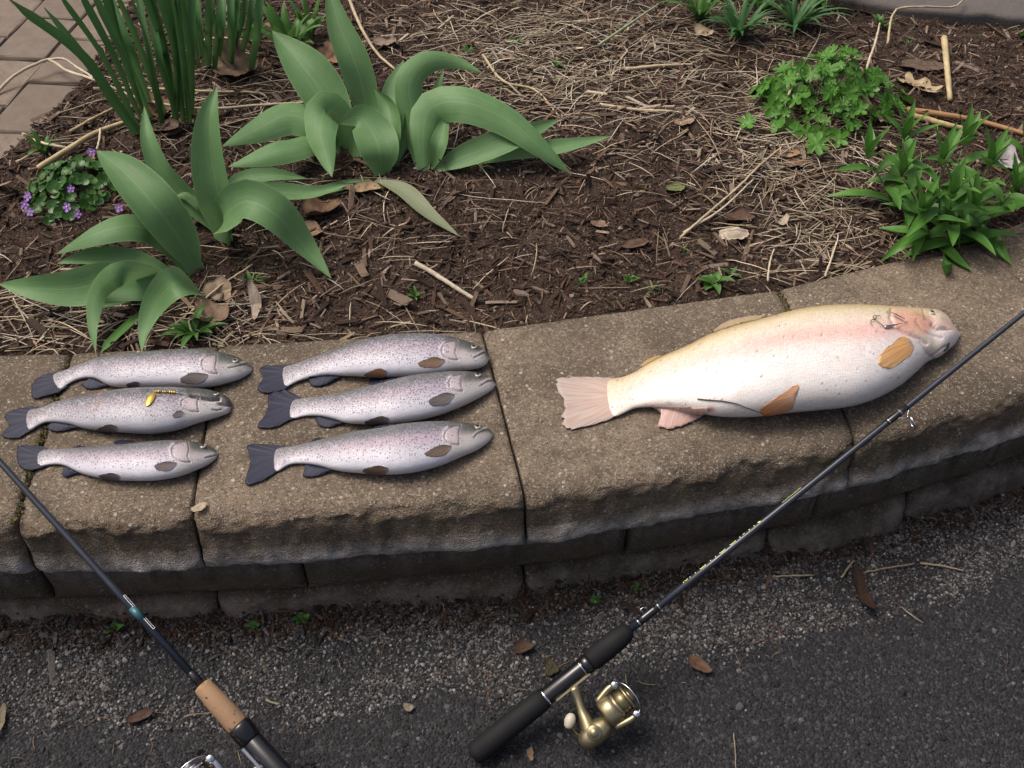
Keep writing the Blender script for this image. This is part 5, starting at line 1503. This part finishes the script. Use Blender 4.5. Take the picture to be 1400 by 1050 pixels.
V, F = tube([rr.p(rr.t(884)) + (-rr.v * .006 + rr.w * .004), rr.p(rr.t(882)) + (-rr.v * .0095 + rr.w * .006), rr.p(rr.t(887)) + (-rr.v * .0095 + rr.w * .006), rr.p(rr.t(889)) + (-rr.v * .006 + rr.w * .004)], .0005, 6, 12)
part('hook_keeper', V, F, M['chrome'], rr.root)
rr.turned('winding', [(rr.t(1212), .0043), (rr.t(1214), .0050), (rr.t(1232), .0049), (rr.t(1240), .0042)], M['gloss'], 16)
rr.turned('trim_wrap', [(rr.t(1214), .0052), (rr.t(1214) + .0016, .0052)], M['silver'], 16)
rr.turned('trim_wrap', [(rr.t(1229), .0052), (rr.t(1229) + .0030, .0052)], simple('grey_wrap', (.20, .20, .22), .3, .6), 16)
# line guide hanging off the blank
gv = (rr.v + Vector((0, 0, -.15))).normalized()
gc = rr.p(rr.t(1232)) + gv * .021
ring = [gc + (gv * math.cos(a) * .0085 + rr.w * math.sin(a) * .0085 - rr.d * .002 * math.cos(a)) for a in np.linspace(0, 2 * math.pi, 33)]
V, F = tube(ring, .0011, 8); gd = part('line_guide', V, F, M['chrome'], rr.root)
for s_ in (-1, 1):
    V, F = tube([rr.p(rr.t(1232) + s_ * .0105) + gv * .0045, rr.p(rr.t(1232) + s_ * .004) + gv * .0085, gc - gv * .0085 + rr.w * .001 * s_], .0007, 6, 8)
    part('guide_leg', V, F, M['silver'], gd, base=rr.root.location)
rv = (rr.v + Vector((0, 0, -.42))).normalized()
reel(rr, rr.t(776), rv, M['gold'], M['golddark'], M['cream'], .94)
edge = (-rr.v * .80 + rr.w * .62)
def tm(zx): return rr.t(920 + zx / 7.5)
sg = []
A0 = .10
for zx in (128, 195, 250, 405, 455, 705, 800, 850): sg.append((tm(zx), A0 + .05, tm(zx) - .0006, A0 + .55))
for zx in (325, 525, 630): sg += [(tm(zx - 28), A0 + .15, tm(zx - 22), A0 + .42), (tm(zx - 24), A0 + .42, tm(zx + 22), A0 + .42), (tm(zx + 22), A0 + .42, tm(zx + 28), A0 + .15)]
sg += [(tm(140), A0 + .1, tm(158), A0 + .45), (tm(158), A0 + .45, tm(172), A0 + .1), (tm(885), A0 + .15, tm(912), A0 + .45), (tm(888), A0 + .6, tm(912), A0 + .45), (tm(735), A0 + .3, tm(752), A0 + .25)]
sg = [(a, -b, c, -d) if rr.d.cross(edge).dot(rr.w) < 0 else (a, b, c, d) for a, b, c, d in sg]
strokes(rr, sg, M['yellow'], .0050, 'lettering', edge, .00055)
strokes(rr, [(rr.t(1072), 0, rr.t(1098), .05)], M['yellow'], .0047, 'printed_line', edge, .0005)

# ---- left rod: cork fore grip, silver reel
lr = Rod(P(505, 1190, .015), P(78, 718, ZT + .0065), 'dark fishing rod with a cork grip leaning on the left caps')
c1, c2 = lr.t(None, 936), lr.t(None, 992)
c3, c4 = lr.t(None, 1012), lr.t(None, 1150)
lr.turned('rear_grip', [(-.005, 0), (-.004, .010), (0, .014), (.03, .0145), (c4 - .004, .0140), (c4, .0125)], M['cork'])
lr.turned('reel_seat', [(c4 - .001, .0125), (c4 + .002, .0135), (c3 - .001, .0135), (c3, .0128)], M['gloss'])
lr.turned('seat_hood', [(c3, .0132), (c3 + .001, .0150), (c2 - .004, .0155), (c2 - .001, .0150), (c2, .0142)], M['gloss'])
lr.turned('fore_grip', [(c2, .0138), (c2 + .002, .0142), ((c1 + c2) / 2, .0135), (c1 - .004, .0118), (c1 - .001, .0108), (c1, .0068)], M['cork'])
lr.turned('rod_blank', [(c1 - .004, .0050), (lr.t(None, 800), .0045), (lr.t(None, 632), .0040), (lr.t(None, 632) + .5, .0026)], M['blank'], 16)
lr.turned('winding', [(c1 + .001, .0056), (c1 + .012, .0056), (c1 + .020, .0052), (c1 + .021, .0047)], M['gloss'], 16)
lr.turned('printed_band', [(lr.t(None, 847), .00475), (lr.t(None, 831), .00475)], M['teal'], 16)
le = (lr.v * .55 + lr.w * .8)
def ty(y): return lr.t(None, y)
strokes(lr, [(ty(832), -.35, ty(817), -.35), (ty(817), -.35, ty(817), .35), (ty(832), .35, ty(817), .35), (ty(862), .35, ty(848), .35), (ty(862), .35, ty(862), -.35), (ty(862), -.35, ty(848), -.35)], M['white'], .0047, 'printed_outline', le, .0004)
reel(lr, ty(1038), -lr.v + Vector((0, 0, -.35)), M['silver'], M['golddark'], M['gloss'], 1.05)

# ================================================================== lures
def lure_root(name, p, label): return thing(name, p, label, 'lure')
def oval_blade(a, b, nrm, width, dome=.18, n=10, m=20):
    a, b, nrm = Vector(a), Vector(b), Vector(nrm).normalized()
    ax = (b - a); c = (a + b) / 2; sd = nrm.cross(ax).normalized() * width / 2; ax = ax / 2
    V, F = [], []
    for sgn, off in ((1, .0), (-1, -.0005)):
        for i in range(1, n + 1):
            t = i / n
            for j in range(m):
                q = j / m * 2 * math.pi
                V.append(c + ax * t * math.cos(q) + sd * t * math.sin(q) * (1 - .12 * math.cos(q)) + nrm * (dome * width * (1 - t * t) + off))
    half = n * m
    for base, flip in ((0, False), (half, True)):
        F.append(tuple(range(base, base + m)) if not flip else tuple(range(base, base + m))[::-1])
        for i in range(n - 1):
            for j in range(m):
                q = (base + i * m + j, base + (i + 1) * m + j, base + (i + 1) * m + (j + 1) % m, base + i * m + (j + 1) % m)
                F.append(q if not flip else q[::-1])
    for j in range(m):
        q0 = (n - 1) * m + j; q1 = (n - 1) * m + (j + 1) % m; F.append((q0, q0 + half, q1 + half, q1))
    return V, F
a, nn, _ = fB.at((210, 538), .0022); b, _, _ = fB.at((201.5, 556), .0016)
gl = lure_root('spinner_lure', Vector(a), 'gold spinner lure with an oval blade lying on the dusky trout')
part('blade', *oval_blade(a, b, nn, .0125), M['brass'], gl)
p0 = Vector(fB.at((213, 537), .0025)[0]); p1 = Vector(fB.at((241, 538.5), .0025)[0]); p2 = Vector(fB.at((262, 542), .0012)[0])
ax = p1 - p0; nb = 9
for i in range(nb):
    f0 = i / nb; f1 = (i + .86) / nb; r0 = (.0016, .0021, .0013)[i % 3] if i < 6 else .0022
    V, F = lathe(p0 + ax * f0, ax, [(0, r0 * .6), (ax.length * .02, r0), (ax.length * (f1 - f0) * .8, r0), (ax.length * (f1 - f0), r0 * .6)], 12)
    part('bead', V, F, M['brass'] if i % 3 != 2 or i > 6 else M['golddark'], gl)
V, F = tube([p1, p1.lerp(p2, .5) + Vector((0, 0, .001)), p2], .0006, 6, 8); part('wire', V, F, M['silver'], gl)
V, F = tube([Vector(a), p0], .0007, 6); part('clevis', V, F, M['brass'], gl)

q = lambda x, y, o=.002: Vector(fG.at((x, y), o)[0])
sl = lure_root('spinner_lure', q(1222, 446), 'silver spinner lure with a treble hook at the gill of the golden trout')
nn = Vector(fG.at((1227, 436))[1])
part('blade', *oval_blade(q(1217.5, 430, .0075), q(1236, 441, .0055), (nn + Vector((.25, .35, .0))), .0050, .10), simple('dark_green_blade', (.020, .045, .010), .3, .3), sl)
p0, p1, p2 = q(1209, 448.5, .003), q(1233, 445, .003), q(1240, 443, .002)
ax = p1 - p0
prof = [(0, .0008), (.001, .0016), (.006, .0021), (.011, .0020), (.012, .0012), (.013, .0018), (.017, .0017), (.018, .0010), (.020, .0014), (.0225, .0010), (ax.length, .0005)]
V, F = lathe(p0, ax, prof, 14); part('lure_body', V, F, M['chrome'], sl)
V, F = tube([p1, p2], .0005, 6); part('wire', V, F, M['silver'], sl)
sk = q(1196, 438.5, .0035)
V, F = tube([p0, q(1204, 446, .004), sk], .0007, 6, 8); hk = part('treble_hook', V, F, M['golddark'], sl)
for pts in ([(1196, 438.5), (1191, 440), (1190, 444), (1192.5, 447.5)], [(1196, 438.5), (1198, 434.5), (1202, 434), (1204, 437)], [(1196, 438.5), (1193, 436.5), (1195, 433.5), (1199, 434.5)]):
    V, F = tube([q(x, y, .003) for x, y in pts], [.0006, .0006, .0005, .0002], 6, 12); part('hook_point', V, F, M['golddark'], hk, base=sl.location)
# twig stuck to the belly
tw = thing('twig', q(986, 548), 'thin dark twig stuck across the belly of the golden trout', 'twig')
M['twig'] = simple('dark_twig', (.06, .042, .028), .7)
V, F = tube([q(954, 545.5, .001), q(966, 547, .0014), q(986, 548, .0014), q(1005, 551.5, .0014), q(1020, 556.5, .0014), q(1042, 564, .0012)], [.0009, .0010, .0009, .0008, .0007, .0005], 6, 24); part('stalk', V, F, M['twig'], tw)
V, F = tube([q(984, 548, .0012), q(988, 544.5, .002)], [.0006, .0003], 6); part('side_shoot', V, F, M['twig'], tw)

# ================================================================== single sticks, dry leaves and scraps
def stick(pts, wpx, c, label, name='dry_stalk', cat='stalk', where='bed', group=None, flat=1.0, taper=.7, lift=.004, mat='straw'):
    if where == 'bed': w = [on_bed(x, y, dz + lift) for x, y, dz in pts]
    elif where == 'cap': w = [P(x, y, ZT + dz + lift) for x, y, dz in pts]
    else:
        w = []
        for x, y, dz in pts:
            p = P(x, y, 0); w.append(P(x, y, zfoot(p.x, p.y) + dz + lift))
    if where == 'drive': c = tuple(x * .65 for x in c); wpx *= .8
    r = wpx * .5 * depth(w[0]) / FPX
    V, F = tube(w, np.linspace(r, r * taper, len(w)), 7, max(6, len(w) * 6))
    V = np.array(V)
    V += np.array([[.0010 * nz(v, 110), .0010 * nz(v, 110, 5), .0008 * nz(v, 110, 9)] for v in V])
    cc = np.array([np.array(c) * (1 + .35 * nz(v, 120, 3)) for v in V])
    root = link(name, mesh_np(name, V - np.array(w[0]), F, True, cc), M[mat], None, w[0])
    return tag(root, label, cat, group)
TAN = (.46, .37, .23); PALE = (.52, .44, .31); RED = (.30, .16, .08)
g = 'loose stalks on the bed'
stick([(568, 360, 0), (590, 372, .004), (615, 388, .004), (648, 409, 0)], 8, (.46, .40, .30), 'pale stick lying on the mulch above the right trout group', group=g)
stick([(1291, 52, .004), (1295, 95, .006), (1299, 137, .002)], 9, (.50, .40, .22), 'short thick tan stalk pointing at the viewer in front of the grey stone', group=g)
stick([(1243, 157, .004), (1270, 164, .004), (1300, 172, .004), (1328, 178, .002)], 9, (.48, .36, .18), 'thick tan stalk, front one of two behind the leafy perennial', group=g)
stick([(1240, 150, .004), (1290, 157, .006), (1340, 166, .006), (1405, 184, .003)], 9, (.36, .20, .09), 'long reddish brown stalk, back one of two behind the leafy perennial', group=g)
stick([(52, 230, .01), (95, 203, .012), (130, 182, .010), (186, 162, .004)], 9, (.48, .37, .20), 'knobbly tan stalk lying behind the violet plant', group=g)
stick([(96, 180, .004), (125, 163, .008), (155, 148, .004)], 5, (.42, .32, .18), 'short tan stalk between the knobbly stalk and the brick path', group=g)
stick([(-10, 132, .03), (20, 103, .05), (48, 88, .06), (66, 82, .065), (90, 96, .06), (135, 111, .05), (185, 133, .03), (240, 145, .015), (300, 148, .012), (345, 144, .008), (420, 140, .006)], 4.5, PALE, 'long pale straw looping out over the brick path from under the daffodils', group=g, lift=.003)
stick([(64, 82, .063), (85, 80, .065), (105, 92, .06), (128, 106, .052)], 4, PALE, 'bent pale straw tip beside the long looping straw over the path', group=g)
stick([(128, 121, .02), (200, 121, .02), (290, 125, .012), (356, 127, .008), (366, 135, .003)], 4, TAN, 'straight tan straw crossing the foot of the near daffodils', group=g)
stick([(-5, 158, .02), (30, 182, .02), (60, 196, .018), (92, 202, .012)], 5, PALE, 'pale straw at the left edge above the violet plant', group=g)
stick([(-5, 232, .006), (30, 218, .008), (60, 198, .01)], 3.5, TAN, 'thin tan straw at the left edge below the leafy weed', group=g)
stick([(138, 176, .015), (136, 190, .012), (133, 204, .006)], 4, PALE, 'little upright straw crossing the knobbly stalk', group=g)
stick([(258, 60, .006), (300, 52, .012), (345, 56, .012), (375, 58, .006)], 4, TAN, 'tan straw at the foot of the further daffodils', group=g)
stick([(818, 62, .004), (850, 40, .02), (900, 6, .03)], 4, (.30, .34, .20), 'greenish grass stalk slanting up at the top centre', group=g)
stick([(660, 75, .01), (690, 112, .008), (730, 122, .008), (765, 160, .003)], 3.5, TAN, 'kinked tan straw above the arching tulip leaf', group=g)
stick([(820, 143, .004), (870, 150, .006), (920, 152, .003)], 5, TAN, 'thick tan straw right of the arching tulip leaf tip', group=g)
stick([(855, 95, .004), (900, 90, .006), (950, 88, .003)], 5, TAN, 'thick pale straw on bare mulch at the top right of centre', group=g)
stick([(930, 325, .003), (970, 290, .01), (1010, 255, .012), (1040, 225, .01), (1070, 200, .004)], 4, TAN, 'long arched straw in front of the lobed green mound', group=g)
stick([(934, 318, .003), (985, 287, .008), (1030, 245, .008)], 3.5, PALE, 'shorter straw alongside the long arched straw', group=g)
stick([(1085, 108, .05), (1078, 130, .05), (1100, 80, .06)][::-1], 3, TAN, 'straw standing up behind the lobed green mound', group=g)
stick([(1183, 98, .01), (1196, 60, .03), (1203, 32, .035)], 4, PALE, 'pale straw standing between the grass and the stone', group=g)
stick([(1213, 60, .01), (1225, 14, .04), (1260, 9, .045), (1305, 9, .04), (1320, -4, .04)], 3.5, TAN, 'bent straw lying across the grey stone edge', group=g)
stick([(1050, 385, .003), (1052, 362, .012), (1058, 340, .004)], 3, PALE, 'short pale straw at the cap edge above the golden trout', group=g)
stick([(1128, 378, .003), (1136, 355, .008), (1144, 330, .003)], 3.5, PALE, 'slanting pale straw left of the leafy perennial', group=g)
stick([(258, 440, .012), (262, 452, .02), (285, 468, .016), (306, 474, .008)], 3, (.30, .40, .16), 'pale green grass stem curling to the cap above the left trout', group=g, name='curling_grass')
stick([(262, 426, .004), (300, 392, .008), (345, 362, .004)], 3.5, TAN, 'straw slanting up right of the drooping tulip leaf', group=g)
stick([(476, -5, .03), (495, 40, .03), (515, 72, .01), (540, 95, .003)], 4.5, TAN, 'tan stalk arching down right of the tall tulip leaf', group=g)
g = 'loose bits on the driveway'
stick([(1060, 788, 0), (1085, 787, .002), (1112, 787, 0)], 4, (.40, .34, .22), 'pale straw at the wall foot right of the right rod', where='drive', group=g)
stick([(1182, 783, 0), (1215, 776, .003), (1250, 771, .002)], 3, (.36, .29, .18), 'tan straw at the wall foot below the bulging base block', where='drive', group=g)
stick([(1258, 770, 0), (1290, 774, .003), (1318, 780, .001)], 4, (.44, .36, .24), 'thick tan straw on the gravel at the right', where='drive', group=g)
stick([(1150, 790, 0), (1160, 776, .004), (1168, 766, .003)], 4, (.40, .32, .20), 'short bent straw at the wall foot next to the dark bark piece', where='drive', group=g)
stick([(1232, 830, 0), (1248, 842, .002), (1262, 852, 0)], 2.5, (.42, .36, .25), 'thin straw on the gravel at the right', where='drive', group=g)
stick([(252, 980, 0), (270, 976, .003), (292, 974, 0)], 3, (.34, .26, .16), 'thin brown straw beside the cork grip', where='drive', group=g)
stick([(364, 957, 0), (372, 960, .001), (380, 963, 0)], 4, (.44, .38, .26), 'pale splinter on gravel right of the cork grip', where='drive', group=g)
stick([(1003, 1002, 0), (1005, 1025, .001), (1006, 1052, 0)], 2.5, (.34, .28, .20), 'thin straw at the bottom edge right of the champagne reel', where='drive', group=g)

def dry_leaf(px, py, sx, sy, yaw, c, label, where='bed', curl=.35, seed=0, name='dry_leaf', cat='leaf', lobes=3, dep=.18, up=.004, tilt=(0, 0), group='dry leaves and scraps'):
    if where == 'bed': b = on_bed(px, py, up)
    elif where == 'cap': b = P(px, py, ZT + up)
    else:
        p = P(px, py, 0); b = P(px, py, zfoot(p.x, p.y) + up)
    if where == 'drive': c = tuple(x * .62 for x in c)
    k = depth(b) / FPX
    sx, sy = sx * k / 2, sy * k / 2 / .75
    V, Cc = [], []
    nr, na = 7, 36
    ca_, sa_ = math.cos(yaw), math.sin(yaw)
    for i in range(nr):
        t = (i + .001) / (nr - 1)
        for j in range(na):
            a = j / na * 2 * math.pi
            r = t * (1 + dep * math.cos(lobes * a + seed) * t + .20 * nz((math.cos(a) * 1.6, math.sin(a) * 1.6, seed), 1) * t + .08 * nz((math.cos(a) * 5, math.sin(a) * 5, seed), 1) * t)
            x, y = r * sx * math.cos(a), r * sy * math.sin(a)
            z = curl * (y * y / sy + .5 * x * x / sx) + .25 * min(sx, sy) * nz((x / sx * 1.3, y / sy * 1.3, seed), 1, seed) + .12 * min(sx, sy) * nz((x / sx * 4, y / sy * 4, seed), 1) - .06 * sy * math.exp(-(y / (sy * .12)) ** 2)
            z += x * tilt[0] + y * tilt[1]
            V.append((x * ca_ - y * sa_, x * sa_ + y * ca_, z))
            Cc.append(np.array(c) * (1 + .35 * nz((x * 90, y * 90, seed), 1) - .35 * math.exp(-(y / (sy * .06)) ** 2)))
    V = np.array(V); V[:, 2] -= V[:, 2].min() - .0005 + 0
    n0 = len(V); V2 = V - np.array([0, 0, .0004])
    gq = grid_faces(nr, na, True)
    F = [tuple(q_) for q_ in gq] + [tuple(q_ + n0)[::-1] for q_ in gq]
    F += [((nr - 1) * na + j, (nr - 1) * na + n0 + j, (nr - 1) * na + n0 + (j + 1) % na, (nr - 1) * na + (j + 1) % na) for j in range(na)]
    me = mesh_np(name, np.vstack([V, V2]), F, True, np.clip(np.vstack([Cc, Cc]), .005, .9))
    o = link(name, me, M['debris'], None, b)
    return tag(o, label, cat, group)
BR = (.17, .10, .06); LT = (.33, .245, .165); DK = (.10, .055, .032)
dry_leaf(322, 98, 58, 42, .4, (.26, .185, .125), 'large crumpled brown leaf between the two daffodil clumps', seed=1, curl=.6, tilt=(0, .35))
dry_leaf(218, 150, 34, 36, 1.2, (.22, .125, .075), 'reddish brown dry leaf at the foot of the near daffodils', seed=2, tilt=(.2, .4))
dry_leaf(228, 178, 40, 20, .2, (.30, .215, .145), 'tan dry leaf right of the leaning daffodil leaf base', seed=3)
dry_leaf(300, 402, 36, 26, .5, LT, 'pale torn leaf right of the drooping tulip leaves', seed=4, tilt=(0, .4))
dry_leaf(287, 438, 50, 34, -.3, (.27, .19, .13), 'curled tan leaf behind the head of the back left trout', seed=5, curl=.7)
dry_leaf(350, 420, 16, 32, .2, (.38, .31, .24), 'small upright pale leaf on the mulch left of the right group', seed=6, tilt=(0, .7))
dry_leaf(438, 292, 52, 30, .4, (.22, .135, .085), 'crumpled brown leaf right of the forward tulip leaf', seed=7, curl=.6)
dry_leaf(425, 318, 34, 22, .1, (.27, .18, .12), 'smaller brown leaf in front of the crumpled brown leaf', seed=8)
dry_leaf(498, 260, 46, 16, .1, (.34, .24, .14), 'flat tan leaf below the cone-shaped tulip leaves', seed=9)
dry_leaf(478, 72, 40, 26, -.4, (.24, .15, .10), 'brown leaf behind the tall tulip leaf', seed=10)
dry_leaf(452, 80, 26, 30, .9, (.30, .18, .11), 'orange brown leaf scrap left of the tall tulip leaf', seed=11, tilt=(.3, .3))
dry_leaf(525, 62, 30, 20, .2, (.28, .21, .16), 'greyish tan leaf at the top right of the tall tulip leaf', seed=12)
dry_leaf(1002, 321, 44, 20, .1, (.50, .42, .32), 'pale curled scrap on the mulch above the golden trout', seed=13, curl=-.5, dep=.08)
dry_leaf(1188, 160, 26, 40, .6, (.40, .30, .20), 'tan curled leaf at the right foot of the lobed green mound', seed=14, tilt=(-.5, .6))
dry_leaf(1245, 116, 34, 18, -.5, (.46, .36, .22), 'pale jagged leaf piece right of the lobed green mound', seed=15, dep=.3, lobes=5)
dry_leaf(1268, 124, 30, 20, -.5, (.46, .36, .22), 'pale jagged leaf piece touching the short thick stalk', seed=16, dep=.3, lobes=5)
dry_leaf(1262, 92, 60, 24, -.1, (.13, .09, .065), 'dark bark slab left of the short thick stalk', seed=17, curl=.1, dep=.06, cat='bark', name='bark_piece')
dry_leaf(1075, 213, 38, 14, .1, (.36, .22, .12), 'orange brown bark strip in front of the lobed green mound', seed=18, dep=.05, cat='bark', name='bark_piece')
dry_leaf(1085, 226, 34, 16, .2, (.24, .14, .09), 'darker bark strip just below the orange brown strip', seed=19, dep=.05, cat='bark', name='bark_piece')
dry_leaf(960, 48, 26, 18, .5, (.42, .33, .22), 'tan leaf scrap in the grass at the top', seed=20, tilt=(0, .3))
dry_leaf(1070, 305, 12, 20, -.6, (.46, .38, .28), 'small pale sliver on the mulch right of the pale curled scrap', seed=21, dep=.05)
dry_leaf(1376, 222, 34, 26, .2, (.42, .40, .38), 'whitish crumpled scrap behind the leafy perennial at the right edge', seed=22, tilt=(0, .4))
dry_leaf(923, 259, 28, 14, .1, (.16, .19, .07), 'small green leaf lying alone on the mulch', seed=23, dep=.03)
dry_leaf(935, 170, 26, 14, .3, (.36, .26, .17), 'tan scrap on the mulch left of the lobed green mound', seed=24)
dry_leaf(818, 308, 26, 12, -.6, (.24, .16, .11), 'brown bark flake on open mulch at the centre', seed=25, dep=.05, cat='bark', name='bark_piece')
dry_leaf(868, 336, 40, 14, .4, (.13, .08, .055), 'dark bark flake on open mulch above the golden trout tail', seed=26, dep=.05, cat='bark', name='bark_piece')
dry_leaf(1010, 300, 44, 16, .1, (.12, .07, .05), 'dark bark flake behind the pale curled scrap', seed=27, dep=.05, cat='bark', name='bark_piece')
dry_leaf(272, 694, 22, 10, .55, (.42, .35, .24), 'small beige wood chip at the cap joint in front of the left group', where='cap', seed=30, dep=.05, curl=.1, up=.001, name='wood_chip', cat='chip')
dry_leaf(1178, 812, 20, 54, .1, (.055, .032, .022), 'dark upright bark piece on the gravel at the right', where='drive', seed=31, dep=.06, name='bark_piece', cat='bark', curl=.4, group=g)
dry_leaf(955, 910, 34, 14, -.7, (.22, .13, .08), 'brown leaf strip on the gravel right of the right rod', where='drive', seed=32, dep=.05, group=g)
dry_leaf(714, 888, 28, 14, .4, (.17, .105, .07), 'curled brown leaf left of the fore grip', where='drive', seed=33, curl=.8, group=g)
dry_leaf(193, 980, 34, 12, .45, (.14, .085, .065), 'brown leaf on the asphalt left of the cork grip', where='drive', seed=34, dep=.04, group=g)
dry_leaf(558, 968, 16, 8, -.5, (.40, .33, .24), 'tiny pale flake in the middle of the driveway', where='drive', seed=35, group=g)
dry_leaf(725, 1032, 10, 14, .2, (.30, .21, .13), 'tiny brown flake right of the foam butt', where='drive', seed=36, group=g)
dry_leaf(2, 988, 10, 40, .1, (.36, .31, .20), 'pale pod at the left edge of the driveway', where='drive', seed=37, dep=.03, group=g)
dry_leaf(753, 915, 18, 18, .1, (.09, .085, .045), 'small olive leaf above the right reel seat', where='drive', seed=38, group=g)
